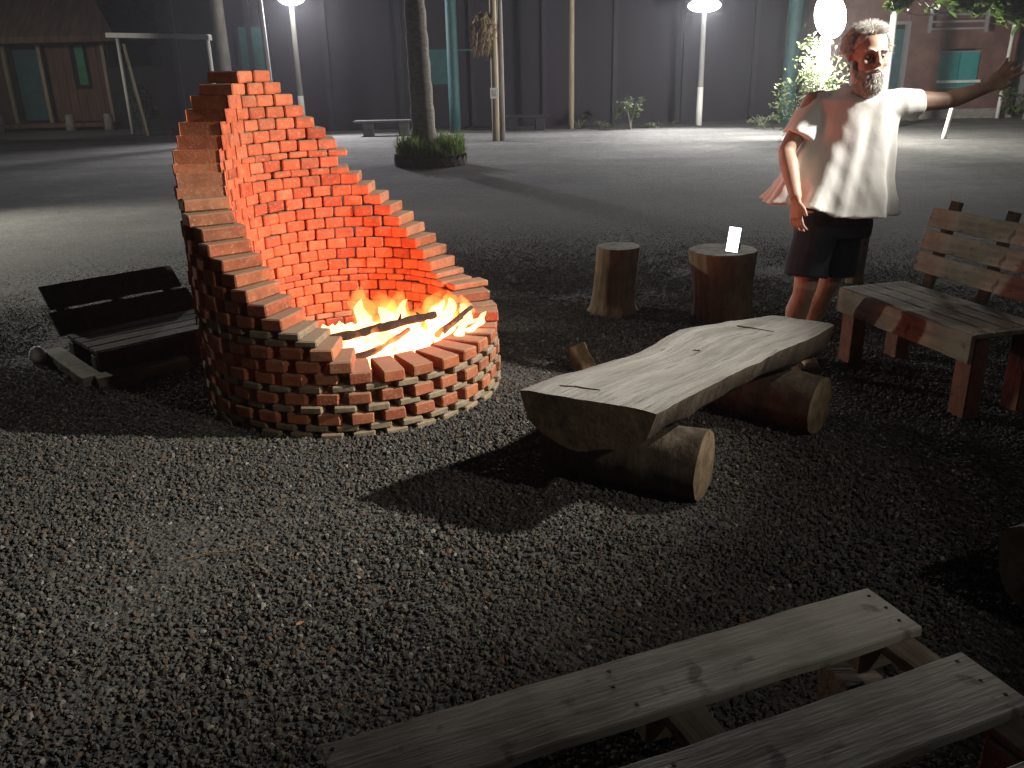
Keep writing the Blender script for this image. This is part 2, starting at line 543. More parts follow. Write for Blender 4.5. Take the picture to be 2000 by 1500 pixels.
    pw = n.new('ShaderNodeMath'); pw.operation = 'POWER'; l.new(rs.outputs[1], pw.inputs[0]); pw.inputs[1].default_value = 3.2
    ms = n.new('ShaderNodeMapRange'); l.new(pw.outputs[0], ms.inputs[0])
    ms.inputs[3].default_value = 0.0034; ms.inputs[4].default_value = 0.0110
    cx = n.new('ShaderNodeCombineXYZ')
    for i in range(3):
        r3 = n.new('FunctionNodeRandomValue'); r3.data_type = 'FLOAT'; r3.inputs['Seed'].default_value = 20 + i
        r3.inputs[2].default_value = 0.65; r3.inputs[3].default_value = 1.3
        mm = n.new('ShaderNodeMath'); mm.operation = 'MULTIPLY'; l.new(r3.outputs[1], mm.inputs[0]); l.new(ms.outputs[0], mm.inputs[1])
        l.new(mm.outputs[0], cx.inputs[i])
    fs = n.new('ShaderNodeMapRange'); l.new(rad_.outputs['Value'], fs.inputs[0])
    fs.inputs[1].default_value = 2.0; fs.inputs[2].default_value = 6.6; fs.inputs[3].default_value = 1.0; fs.inputs[4].default_value = 0.25
    sv = n.new('ShaderNodeVectorMath'); sv.operation = 'SCALE'
    l.new(cx.outputs[0], sv.inputs[0]); l.new(fs.outputs[0], sv.inputs['Scale'])
    l.new(sv.outputs[0], ip.inputs['Scale'])
    l.new(ip.outputs[0], go.inputs[0])
    md = o.modifiers.new('scatter', 'NODES')
    md.node_group = ng
    return o
gravel()

# ================================================================== FIRE PIT (brick by brick)
PX, PY, RO, BL, BW = -0.80, 4.15, 0.735, 0.205, 0.0995
NB = 32
RIM = [(-180, 1.30), (-142, 0.915), (-94, 0.455), (-85, 0.395),
       (-78, 0.34), (-68, 0.31), (-50, 0.30), (-34, 0.30), (-17, 0.325), (10, 0.345), (24, 0.42), (41, 0.505), (53, 0.60), (69, 0.73), (80, 0.86), (93, 1.03),
       (105, 1.18), (111, 1.25), (120, 1.37), (128, 1.47), (135, 1.53), (157, 1.53), (180, 1.30)]
def rim(a):
    a = math.degrees(a)
    a = (a + 180) % 360 - 180
    for (a0, z0), (a1, z1) in zip(RIM, RIM[1:]):
        if a0 <= a <= a1:
            return z0 + (z1 - z0) * (a - a0) / (a1 - a0)
    return RIM[0][1]

def fire_pit():
    pit = thing('brick_fire_pit', 'round open brick fire pit with a high slanting back wall and a fire burning inside', 'fire pit', (PX, PY, 0))
    protos = {}
    for kind, h in (('r', 0.0555), ('g', 0.0335), ('t', 0.0335)):
        for k in range(4):
            mb = MB()
            mb.box((0, 0, 0), (BL, BW, h - 0.0015), bevel=0.006, jitter=0.0022)
            protos[(kind, k)] = mb.mesh('brick', M['brick_pale'] if kind == 'g' else M['brick_red'])
    seq = 'ggrgrgrrrggrrrrrrrrrtrtrrrrrrrrrrr'
    z = -0.012
    bricks = []
    for ci, kind in enumerate(seq):
        h = 0.0575 if kind == 'r' else 0.035
        off = (0.5 if ci % 2 else 0.0) + random.uniform(-0.03, 0.03)
        for i in range(NB):
            a = 2 * PI * (i + off) / NB
            a = (a + PI) % (2 * PI) - PI
            if z + h * 0.6 > rim(a):
                continue
            top = z + h * 1.6 > rim(a)
            kd = kind
            if kind == 'g' and ci > 6 and not (-2.9 < a < 0.2):
                kd = 't'
            bricks.append((kd, a, z + h / 2, random.uniform(-0.008, 0.008) + (random.uniform(-0.01, 0.012) if top else 0), random.uniform(-0.03, 0.03), top))
        z += h
    C0 = Vector((0, 0, CAM_H))
    def score(b):
        kind, a, zz, *_ , top = b
        n = Vector((math.cos(a), math.sin(a), 0))
        po = Vector((PX, PY, zz)) + n * RO
        pi_ = Vector((PX, PY, zz)) + n * (RO - BL)
        s = 0
        d = C0 - po
        if n.dot(d) > 0:
            s += n.dot(d) / d.length ** 3
        d = C0 - pi_
        if n.dot(d) < 0:
            # where does the line of sight leave the drum on the near side?
            dx, dy = d.x, d.y
            ox, oy = pi_.x - PX, pi_.y - PY
            A = dx * dx + dy * dy
            B = 2 * (ox * dx + oy * dy)
            Cc = ox * ox + oy * oy - RO * RO
            t = (-B + math.sqrt(max(0, B * B - 4 * A * Cc))) / (2 * A)
            q = pi_ + d * t
            if q.z > rim(math.atan2(q.y - PY, q.x - PX)) + 0.02:
                s += -n.dot(d) / d.length ** 3
        if top:
            s += 0.06
        return s
    order = sorted(range(len(bricks)), key=lambda k: -score(bricks[k]))
    rest = {'r': MB(), 'g': MB()}
    rest['t'] = rest['r']
    for rank, k in enumerate(order):
        kind, a, zz, dr, da, top = bricks[k]
        rc = RO - BL / 2 + dr
        Rm = Euler((random.uniform(-.012, .012), random.uniform(-.012, .012), a + da)).to_matrix()
        loc = Vector((math.cos(a) * rc, math.sin(a) * rc, zz))
        if rank < 300:
            o = bpy.data.objects.new('brick', protos[(kind, random.randrange(4))])
            sc.collection.objects.link(o)
            o.parent = pit
            o.location = loc
            o.rotation_euler = Rm.to_euler()
        else:
            rest[kind].box(loc, (BL, BW, (0.0555 if kind == 'r' else 0.0335) - 0.0015), Rm, bevel=0.006, jitter=0.002)
    # the remaining bricks: one part, two materials
    n0 = len(rest['r'].bm.faces)
    me_g = rest['g'].mesh('tmp', M['brick_pale_i'])
    rest['r'].bm.from_mesh(me_g)
    rest['r'].bm.faces.ensure_lookup_table()
    for i, f in enumerate(rest['r'].bm.faces):
        f.material_index = 0 if i < n0 else 1
    bpy.data.meshes.remove(me_g)
    o = rest['r'].build('hidden_bricks', [M['brick_red_i'], M['brick_pale_i']], pit, world=False)
    o['kind'] = 'stuff'
    # bed of ash
    mb = MB()
    rings = []
    for rr, zz in ((0.505, 0.03), (0.505, 0.10), (0.38, 0.135), (0.2, 0.15), (0.02, 0.155)):
        rings.append([(rr * math.cos(2 * PI * k / 28), rr * math.sin(2 * PI * k / 28), zz + 0.02 * noise.noise(Vector((rr * 6 * math.cos(k), rr * 6 * math.sin(k), 1)))) for k in range(28)])
    mb.rings(rings)
    mb.build('ash_bed', M['ash'], pit, True, world=False)
    print('bricks', len(bricks))
    return pit
PIT = fire_pit()

def flame_mat(name, bot, top, s0, s1, z0, z1, soft=0.0):
    m, nt, N, L, b = new_mat(name)
    N.remove(b)
    geo = N.new('ShaderNodeNewGeometry')
    sp = N.new('ShaderNodeSeparateXYZ')
    L.new(geo.outputs['Position'], sp.inputs[0])
    nz = tex(nt, 9, 3, 0.6, vec=geo.outputs['Position'])
    ma = N.new('ShaderNodeMath'); ma.operation = 'MULTIPLY_ADD'
    L.new(nz.outputs['Fac'], ma.inputs[0]); ma.inputs[1].default_value = 0.10; L.new(sp.outputs[2], ma.inputs[2])
    mr = N.new('ShaderNodeMapRange')
    L.new(ma.outputs[0], mr.inputs[0])
    mr.inputs[1].default_value = z0 + 0.05; mr.inputs[2].default_value = z1 + 0.05
    c = ramp(nt, mr.outputs[0], [(0, bot), (1, top)])
    st = N.new('ShaderNodeMapRange')
    L.new(mr.outputs[0], st.inputs[0]); st.inputs[3].default_value = s0; st.inputs[4].default_value = s1
    e = N.new('ShaderNodeEmission')
    L.new(c, e.inputs[0]); L.new(st.outputs[0], e.inputs[1])
    out = e.outputs[0]
    if soft:
        tr = N.new('ShaderNodeBsdfTransparent')
        ms = N.new('ShaderNodeMixShader')
        fr = N.new('ShaderNodeMapRange'); L.new(mr.outputs[0], fr.inputs[0]); fr.inputs[3].default_value = 1 - soft * 0.5; fr.inputs[4].default_value = 1 - soft
        L.new(fr.outputs[0], ms.inputs[0]); L.new(tr.outputs[0], ms.inputs[1]); L.new(e.outputs[0], ms.inputs[2])
        out = ms.outputs[0]
    L.new(out, N['Material Output'].inputs[0])
    return m

def fire():
    base = Vector((PX + 0.10, PY - 0.04, 0.14))
    f = thing('camp_fire', 'bright yellow fire of burning branches inside the brick pit', 'fire', base)
    core = flame_mat('flame_core', (1, 0.52, 0.24), (1, 0.38, 0.09), 5.4, 2.8, 0.26, 0.48)
    shell = flame_mat('flame_shell', (1, 0.30, 0.05), (1, 0.16, 0.02), 1.6, 0.9, 0.28, 0.55, 0.8)
    vol = bpy.data.materials.new('flame_gas')
    vol.use_nodes = True
    vn = vol.node_tree
    vn.nodes.clear()
    vo = vn.nodes.new('ShaderNodeOutputMaterial')
    ve = vn.nodes.new('ShaderNodeEmission')
    ve.inputs[0].default_value = (1, 0.31, 0.06, 1)
    ve.inputs[1].default_value = 24
    vn.links.new(ve.outputs[0], vo.inputs['Volume'])
    ember = flame_mat('ember_glow', (1, 0.55, 0.24), (1, 0.38, 0.10), 6, 3.4, 0.15, 0.35)
    # glowing embers: a heap of chunky coals
    mb = MB()
    for k in range(150):
        a = random.uniform(0, 2 * PI)
        r_ = 0.42 * math.sqrt(random.random())
        p = Vector((PX + 0.07 + r_ * math.cos(a) * 1.0, PY - 0.06 + r_ * math.sin(a), 0.16 + 0.09 * (1 - r_ / 0.45) + random.uniform(0, 0.03)))
        mb.box(p, (random.uniform(.04, .09), random.uniform(.03, .06), random.uniform(.03, .05)), Euler((random.uniform(-1, 1), random.uniform(-1, 1), random.uniform(0, 6))).to_matrix(), 0.006)
    o = mb.build('embers', ember, f)
    o['kind'] = 'stuff'
    def tongue(px, py, z0, h, r0, lean, seed, mat, name, wob=1.0):
        rnd = random.Random(seed)
        n = 18
        pts, rad = [], []
        ph = rnd.uniform(0, 6)
        for i in range(n):
            t = i / (n - 1)
            sway = math.sin(t * 5 + ph) * 0.035 * t * wob
            pts.append((px + lean[0] * t + sway, py + lean[1] * t + math.cos(t * 4 + ph) * 0.02 * t, z0 + h * t))
            prof = (0.75 + 0.5 * t) * (1 - t) ** 0.75 * (1 + 0.12 * math.sin(t * 9 + ph)) + 0.012
            rad.append((r0 * prof, r0 * prof * 0.75))
        mb = MB()
        mb.tube(pts, rad, 18)
        for v in mb.bm.verts:
            v.co += Vector(noise.noise_vector(v.co * 14 + Vector((seed, 0, 0)))) * 0.026 + Vector(noise.noise_vector(v.co * 34)) * 0.009
        return mb.build(name, mat, f, True)
    T = [  # x, y, z0, h, r
        (-0.71, 4.10, .20, .40, .085, (-.02, .03), 1), (-0.63, 4.14, .20, .34, .09, (.0, .03), 2), (-0.55, 4.10, .20, .37, .085, (.02, .02), 3),
        (-0.49, 4.12, .20, .25, .08, (.05, .0), 4), (-0.33, 4.18, .20, .36, .08, (.0, .04), 5), (-0.27, 4.14, .20, .33, .075, (.03, .02), 6), (-0.38, 4.24, .20, .32, .07, (.01, .02), 7),
        (-0.80, 4.00, .20, .20, .07, (-.03, .0), 8), (-0.88, 3.95, .20, .17, .05, (-.03, .0), 9)]
    for x, y, z0, h, r_, ln, sd in T:
        tongue(x, y, z0, h * .60, r_ * .85, ln, sd, core, 'flame')
        tongue(x - 0.005, y, z0, h * .78, r_ * 1.35, ln, sd, vol, 'flame_edge')
    # low white-hot flames licking along the front of the log
    for k in range(15):
        t = k / 14
        x = -0.80 + 0.50 * t
        y = 3.80 + 0.10 * abs(t - 0.4) + 0.16 * max(0, t - 0.4)
        tongue(x, y + random.uniform(-.02, .02), 0.17, random.uniform(.12, .17), (rr := random.uniform(.05, .07)) * .85, (random.uniform(-.02, .03), .04), 30 + k, core, 'flame')
        tongue(x, y, 0.18, random.uniform(.14, .20), rr * 1.25, (.01, .04), 50 + k, vol, 'flame_edge')
    tongue(-0.30, 3.95, .24, .15, .05, (.14, .06), 71, core, 'flame')
    tongue(-0.24, 4.02, .26, .13, .04, (.14, .05), 72, core, 'flame')
    # branches, charred and crooked
    def branch(pts, r0, r1, seed, twigs=()):
        rnd = random.Random(seed)
        P = [Vector(p) for p in pts]
        fine = []
        for a_, b_ in zip(P, P[1:]):
            for k in range(6):
                fine.append(a_.lerp(b_, k / 6))
        fine.append(P[-1])
        n = len(fine)
        fine = [p + Vector(noise.noise_vector(p * 9 + Vector((seed, 0, 0)))) * .008 for p in fine]
        mb = MB()
        mb.tube(fine, [(r0 + (r1 - r0) * i / (n - 1)) * rnd.uniform(.86, 1.14) for i in range(n)], 11, wob=.13)
        for (t_, d_, l_) in twigs:
            p = fine[int(t_ * (n - 1))]
            mb.tube([p, p + Vector(d_) * l_ * .5 + Vector((.004, 0, .004)), p + Vector(d_) * l_], [r1 * .6, r1 * .45, r1 * .2], 6, wob=.1)
        return mb.build('burning_branch', M['charred'], f, True)
    branch([(-0.86, 3.80, .335), (-0.72, 3.85, .352), (-0.58, 3.885, .374), (-0.45, 3.95, .384), (-0.36, 3.99, .397)], .023, .017, 3, ((.62, (.3, .1, .9), .05), (.8, (-.5, .2, .8), .035)))
    branch([(-0.5, 3.86, .20), (-0.33, 4.0, .31), (-0.19, 4.1, .40)], .026, .011, 8, ((.7, (.9, .2, .3), .06),))
    branch([(-0.95, 4.1, .2), (-0.7, 4.2, .24), (-0.4, 4.3, .26)], .036, .030, 5)
    branch([(-0.78, 3.74, .24), (-0.60, 3.84, .29), (-0.5, 3.98, .33)], .018, .012, 11)
    # the light the flames give
    for (x, y, z, p) in ((-0.62, 3.99, 0.31, 0.5), (-0.45, 4.0, 0.30, 0.3), (-0.84, 4.06, 0.33, 0.6)):
        ld = bpy.data.lights.new('fire_light', 'POINT')
        ld.energy = POW_FIRE * p
        ld.color = (1.0, 0.095, 0.035)
        ld.shadow_soft_size = 0.10
        lo = bpy.data.objects.new('fire_light', ld)
        sc.collection.objects.link(lo)
        lo.parent = f
        lo.location = Vector((x, y, z)) - base
fire()

# ================================================================== LOG BENCH
def interp(tab, t):
    n = len(tab) - 1
    k = min(int(t * n), n - 1)
    u = t * n - k
    return Vector(tab[k]).lerp(Vector(tab[k + 1]), u)

def slab(Ltab, Rtab, ztop, thick, parent, name='seat', ns=44, prof_w=0.06, seed=0):
    """half-log slab: wavy flat top, rounded underside; own UVs run along the grain"""
    bm = bmesh.new()
    uvl = bm.loops.layers.uv.new('UVMap')
    rows = []
    for i in range(ns + 1):
        t = i / ns
        l, r_ = interp(Ltab, t), interp(Rtab, t)
        jit = 0.006
        l = l + Vector((noise.noise(Vector((t * 14, seed, 0))), noise.noise(Vector((t * 14, seed, 5))))) * jit
        r_ = r_ + Vector((noise.noise(Vector((t * 16, seed, 9))), noise.noise(Vector((t * 16, seed, 13))))) * jit
        th = thick * (0.92 + 0.12 * noise.noise(Vector((t * 3, seed, 20))))
        ring = []
        nt_, nb = 14, 16
        for k in range(nt_ + 1):
            s_ = k / nt_
            p = l.lerp(r_, s_)
            z = ztop + 0.006 * noise.noise(Vector((p.x * 5, p.y * 5, seed))) + 0.003 * noise.noise(Vector((p.x * 19, p.y * 19, seed)))
            if k in (0, nt_):
                z -= 0.007
            ring.append(Vector((p.x, p.y, z)))
        for k in range(1, nb):
            s_ = 1 - k / nb
            p = l.lerp(r_, s_)
            c = (s_ - 0.42) / (0.58 if s_ > .42 else .42)
            dz = thick_at = th * (prof_w / thick + (1 - prof_w / thick) * max(0, 1 - abs(c) ** 2.2) ** 0.75)
            z = ztop - dz + 0.022 * noise.noise(Vector((p.x * 7, p.y * 7, seed + 3)))
            ring.append(Vector((p.x, p.y, z)))
        rows.append([bm.verts.new(v) for v in ring])
    n = len(rows[0])
    for i in range(ns):
        for k in range(n):
            j = (k + 1) % n
            f = bm.faces.new((rows[i][k], rows[i][j], rows[i + 1][j], rows[i + 1][k]))
            f.smooth = True
            f.material_index = 0 if k < 14 else 1
            for lp in f.loops:
                v = lp.vert
                tt = i if v in rows[i] else i + 1
                kk = rows[i].index(v) if v in rows[i] else rows[i + 1].index(v)
                lp[uvl].uv = (tt / ns * 0.45, kk / 14 * 1.6)
    for ring in (rows[0], rows[-1]):
        f = bm.faces.new(ring)
        f.material_index = 2
    for e in bm.edges:
        if len(e.link_faces) == 2 and e.link_faces[0].material_index != e.link_faces[1].material_index:
            e.smooth = False
    mb = MB()
    mb.bm.free()
    mb.bm = bm
    return mb.build(name, [M['slab'], M['bark'], M['endgrain']], parent)

def log_piece(a, b, r0, r1, name, parent=None, n=40, wob=0.05, seed=0, mats=None):
    a, b = Vector(a), Vector(b)
    d = (b - a).normalized()
    u = d.cross(Vector((0, 0, 1)) if abs(d.z) < .9 else Vector((0, 1, 0))).normalized()
    v = d.cross(u).normalized()
    rings = []
    ns = 16
    for i in range(ns + 1):
        t = i / ns
        rr = r0 + (r1 - r0) * t
        ring = []
        for k in range(n):
            an = 2 * PI * k / n
            q = rr * (1 + wob * noise.noise(Vector((math.cos(an) * 1.6, math.sin(an) * 1.6, t * 1.5 + seed))) * 2 + 0.05 * noise.noise(Vector((math.cos(an) * 5, math.sin(an) * 5, t * 5 + seed))) + 0.03 * noise.noise(Vector((math.cos(an) * 11, math.sin(an) * 11, t * 9 + seed))))
            ring.append(a.lerp(b, t) + (u * math.cos(an) + v * math.sin(an)) * q)
        rings.append(ring)
    mb = MB()
    mb.rings(rings)
    for f in mb.bm.faces:
        f.material_index = 1 if len(f.verts) > 4 else 0
        f.smooth = len(f.verts) == 4
    for f in mb.bm.faces:
        if len(f.verts) > 4:
            for e in f.edges:
                e.smooth = False
    ms = mats or [M['bark'], M['endgrain']]
    return mb.build(name, ms, parent) if name else mb

LB = thing('log_bench', 'long half-log bench with pale flat top resting on cross logs beside the fire pit', 'bench', (0.75, 3.15, 0))
LL = [(0.027, 2.866), (0.145, 2.995), (0.30, 3.103), (0.50, 3.248), (0.636, 3.433), (0.754, 3.593), (0.929, 3.66), (1.059, 3.717), (1.191, 3.767)]
LR = [(0.483, 2.618), (0.608, 2.753), (0.74, 2.90), (0.86, 3.022), (1.005, 3.165), (1.10, 3.26), (1.196, 3.348), (1.32, 3.47), (1.439, 3.603)]
slab(LL, LR, 0.42, 0.205, LB, seed=2)
log_piece((0.17, 3.10, .125), (0.70, 2.80, .125), .125, .132, 'support_log', LB, seed=4)
log_piece((0.92, 3.72, .125), (1.32, 3.36, .125), .12, .125, 'support_log', LB, seed=9)
# dark splits in the seat top
def split(p, q, w_, parent):
    p, q = Vector(p), Vector(q)
    mb = MB()
    pts = [p.lerp(q, t) + Vector((random.uniform(-.006, .006), random.uniform(-.006, .006), 0)) for t in (0, .2, .4, .6, .8, 1)]
    mb.tube(pts, [(.001, .002), (w_, .003), (w_ * .8, .003), (w_, .003), (w_ * .7, .003), (.001, .002)], 6)
    return mb.build('split', M['charred'], parent)
split((0.17, 2.89, .4225), (0.31, 2.835, .4225), .0045, LB)
split((1.0, 3.60, .4225), (1.14, 3.49, .4225), .0045, LB)
split((0.74, 3.27, .4225), (0.77, 3.25, .4225), .006, LB)

# firewood lump and stumps
mb = log_piece((0.40, 4.20, -0.01), (0.34, 4.27, .125), .055, .052, None, seed=13, wob=.12, n=24)
own('firewood_piece', mb, [M['stump'], M['endgrain']], 'short chunk of firewood standing on the gravel just behind the long log bench', 'firewood', origin=(0.40, 4.20, 0))

def stump(name, label, x, y, h, r0, r1, lean=(0, 0), seed=0, group=None, profile=None):
    rings = []
    n = 56
    prof = profile or [(0, 1.25), (.06, 1.1), (.18, 1.02), (.4, 1.0), (.7, .99), (.97, 1.0), (1.0, .97)]
    for t, q in prof:
        r_ = (r0 + (r1 - r0) * t) * q
        rings.append([Vector((lean[0] * t + r_ * math.cos(2 * PI * k / n) * (1 + .10 * noise.noise(Vector((math.cos(2 * PI * k / n) * 1.7, math.sin(2 * PI * k / n) * 1.7, seed + t * .6))) + .05 * noise.noise(Vector((k * .55, seed, t * 1.2)))),
                              lean[1] * t + r_ * math.sin(2 * PI * k / n) * (1 + .10 * noise.noise(Vector((math.cos(2 * PI * k / n) * 1.7, math.sin(2 * PI * k / n) * 1.7, seed + t * .6 + 9))) + .05 * noise.noise(Vector((k * .55, seed, t * 1.2)))),
                              h * t - (0.012 if t == 0 else 0))) for k in range(n)])
    mb = MB()
    vv = mb.rings(rings)
    for f in mb.bm.faces:
        f.smooth = True
        if all(v.co.z > h * .96 for v in f.verts) and len(f.verts) > 4:
            f.material_index = 1
            f.smooth = False
            for e in f.edges:
                e.smooth = False
    o = mb.build(name, [M['stump'], M['slab_cut']], None)
    o.location = (x, y, 0)
    return tag(o, label, 'stump', group)
M['slab_cut'] = wood_mat('sawn_stump_top', (0.22, 0.19, 0.14), (0.33, 0.29, 0.22), (0.42, 0.37, 0.28), (1, 1, 1), 6, 0.5)
stump('stump', 'narrow upright stump seat with a pale sawn top, left of the stump with the phone', 0.68, 5.42, 0.43, .14, .142, (0.03, 0), 1, 'stump seats behind the log bench')
stump('stump', 'wide stump seat with the glowing phone standing on it', 1.37, 5.24, 0.43, .19, .205, (-0.03, 0), 6, 'stump seats behind the log bench',
      [(0, 1.05), (.08, .98), (.3, .93), (.6, .95), (.85, 1.0), (.97, 1.02), (1.0, .99)])
mb = log_piece((2.52, 6.05, -0.01), (2.54, 6.05, .34), .06, .055, None, seed=23, wob=.06, n=14)
own('wooden_post', mb, [M['stump'], M['endgrain']], 'short dark wooden post in the gravel right behind the man in the white shirt', 'post', origin=(2.52, 6.05, 0))

def phone():
    base = Vector((1.37, 5.13, .432))
    t = thing('phone', 'glowing white phone propped upright on the wide stump', 'phone', base, R(6))
    Rm = Euler((R(-14), R(9), R(-4))).to_matrix()
    c = base + Vector((0, 0, .078))
    MB().box(c, (.080, .010, .160), Rm, .003).build('phone_body', M['black_plastic'], t)
    MB().box(c + Rm @ Vector((0, -.0056, 0)), (.072, .001, .150), Rm).build('screen', M['screen'], t)
    mb = MB()
    mb.tube([c + Vector((.01, .01, -.02)), c + Vector((.055, .05, -.03)), c + Vector((.06, .07, -.075))], .006, 8)
    mb.build('stand', M['black_plastic'], t)
phone()

# ================================================================== FOREGROUND PALLET BENCH
def plank(p, q, width, thick, zc, name, parent, mat, tilt=0, n=10, side=None, dz=0.0, nails=None):
    n = max(n, 22)
    """board from p to q (2-D centre line), slightly uneven, own local X along the grain"""
    p, q = Vector((*p, zc)), Vector((*q, zc + dz))
    L_ = (q - p).length
    Fm = frame(q - p) @ Matrix.Rotation(tilt, 3, 'X')
    bm = bmesh.new()
    rows = []
    sd = random.uniform(0, 90)
    for i in range(n + 1):
        x = L_ * (i / n - .5)
        wy = width / 2 + 0.003 * noise.noise(Vector((i * .35, sd, 0))) + 0.0018 * noise.noise(Vector((i * 1.3, sd, 2)))
        wz = width / 2 + 0.003 * noise.noise(Vector((i * .35, sd, 4))) + 0.0018 * noise.noise(Vector((i * 1.3, sd, 6)))
        zz = 0.002 * noise.noise(Vector((i * .5, sd, 8)))
        b_ = 0.003
        rows.append([bm.verts.new(v) for v in ((x, -wy, -thick / 2 + zz), (x, wz, -thick / 2 + zz), (x, wz, thick / 2 - b_ + zz), (x, wz - b_, thick / 2 + zz), (x, -wy + b_, thick / 2 + zz), (x, -wy, thick / 2 - b_ + zz))])
    for a, b_ in zip(rows, rows[1:]):
        for k in range(6):
            bm.faces.new((a[k], a[(k + 1) % 6], b_[(k + 1) % 6], b_[k]))
    bm.faces.new(rows[0]); bm.faces.new(rows[-1])
    if nails:
        for (nx, ny) in nails:
            jx, jy = random.uniform(-.012, .012), random.uniform(-.010, .010)
            g = bmesh.ops.create_cone(bm, cap_ends=True, segments=8, radius1=.0040, radius2=.0036, depth=.003)
            for v in g['verts']:
                v.co += Vector((nx * L_ / 2 + jx, ny * width / 2 + jy, thick / 2 + .0006))
            for f in {f for v in g['verts'] for f in v.link_faces}:
                f.material_index = 1
    mb = MB(); mb.bm.free(); mb.bm = bm
    me_o = mb.build(name, [mat, M['steel_dark']], None)
    me_o.parent = parent
    Wp = world_matrix(parent)
    Mx = Wp.inverted() @ (Matrix.Translation((p + q) / 2) @ Fm.to_4x4())
    me_o.location, me_o.rotation_euler = Mx.to_translation(), Mx.to_euler()
    return me_o

def fore_bench():
    a, b = Vector((-0.327, 1.125)), Vector((0.746, 1.538))
    d = (b - a).normalized()
    n = Vector((d.y, -d.x))              # towards the camera
    t = thing('pallet_bench', 'pale pallet bench of wide boards with open gaps, nearest at the bottom edge', 'bench', (0.3, 1.2, 0), 0)
    zt, th = 0.45, 0.02
    W = 0.152
    GP = 0.085
    Wd = W / 2
    ends = 0.93
    nl = [(-.96, .6), (-.96, -.6), (.96, .7), (.96, 0), (.96, -.6), (-.1, .6), (-.1, .0), (-.1, -.6)]
    for k in range(4):
        o0 = n * (Wd + k * (W + GP))
        plank(a + o0 - d * random.uniform(0, .01), b + o0 + d * random.uniform(0, .01), W, th, zt - th / 2, 'plank', t, M['pallet'], nails=nl)
    depth = 4 * W + 3 * GP
    # cross bearers under the boards
    for s in (0.06, 0.53, 1.0 * ends + 0.03):
        p = a + (b - a) * s
        plank(p + n * .005, p + n * (depth - .005), 0.075, .020, zt - th - .012, 'bearer', t, M['pallet_back'])
    # bottom boards seen through the gaps
    for s_ in (0.21, 0.55):
        o0 = n * s_
        plank(a + o0 + d * .05, b + o0 - d * .05, .09, .02, zt - .125, 'bottom_board', t, M['pallet'])
    for s in (0.06, 0.53, .96):
        for q in (.06, depth * .5, depth - .06):
            p = a + (b - a) * s + n * q
            mb = MB()
            mb.box((p.x, p.y, zt - .078), (.10, .09, .085), frame((d.x, d.y, 0)), .004)
            mb.build('spacer_block', M['pallet_back'], t)
    for s in (0.07, .93):
        for q in (.07, depth - .07):
            p = a + (b - a) * s + n * q
            mb = MB()
            mb.box((p.x, p.y, .155), (.09, .09, .32), frame((d.x, d.y, 0)), .004)
            mb.build('leg', M['pallet_back'], t)
fore_bench()

# ================================================================== RIGHT PALLET BENCH WITH BACKREST
def back_bench(p0, p1, seat, label, sign, group, zt=.40, mat='pallet_back', legm='redwood', nback=3, depth=.50, lean=.30, apron=True, bw=.125, zb=.08, post_cut=0):
    """front edge p0->p1; sign: side on which the backrest stands"""
    a, b = Vector(p0), Vector(p1)
    d = (b - a).normalized()
    n = Vector((-d.y, d.x)) * sign
    mid = (a + b) / 2 + n * depth / 2
    t = thing('pallet_bench', label, 'bench', (mid.x, mid.y, 0), 0, group)
    nb = 4
    w_ = (depth - .03) / nb - .012
    for k in range(nb):
        o0 = n * (.015 + w_ / 2 + k * (w_ + .012))
        plank(a + o0, b + o0, w_, .02, zt - .01, 'seat_board', t, M[mat], nails=[(-.94, .4), (-.94, -.4), (.94, .4), (.94, -.4)])
    if apron:
        o0 = n * .008
        plank(a + o0, b + o0, .125, .022, zt - .068, 'front_board', t, M[mat], tilt=PI / 2)
    for s in (0.06, .94):
        for q in (.07, depth - .07):
            p = a + (b - a) * s + n * q
            h = zt - .03
            mb = MB()
            mb.box((p.x, p.y, h / 2 - .005), (.10, .08, h), frame((d.x, d.y, 0)), .005)
            mb.build('leg', M[legm], t)
    # backrest
    for s in (.1, .5, .9):
        p = a + (b - a) * s + n * (depth + .018)
        top = p + n * lean
        zt2 = zt + zb + nback * (bw + .022) - post_cut
        mb = MB()
        mb.tube([(p.x, p.y, zt - .1), (p.x + (top.x - p.x) * 1.0, p.y + (top.y - p.y) * 1.0, zt2)], [(.035, .02), (.035, .02)], 4)
        mb.build('back_post', M[mat], t)
    ang = math.atan2(zt2 - zt + .1, lean)
    for k in range(nback):
        zc = zt + zb + bw / 2 + k * (bw * math.sin(ang) + .018)
        f_ = (zc - (zt - .1)) / (zt2 - zt + .1)
        o0 = n * (depth - .018 + lean * f_)
        s0, s1 = random.uniform(-.03, .01), random.uniform(0, .03)
        plank(a + o0 + d * s0, b + o0 + d * s1, bw, .02, zc, 'back_board', t, M[mat], tilt=ang * sign if sign > 0 else -ang + PI)
    return t
back_bench((1.74, 4.34), (1.976, 3.448), None, 'grey pallet bench with a slatted backrest on the right, facing the fire pit', 1, None, nback=3, depth=.43, lean=.13, bw=.10, zb=.055)

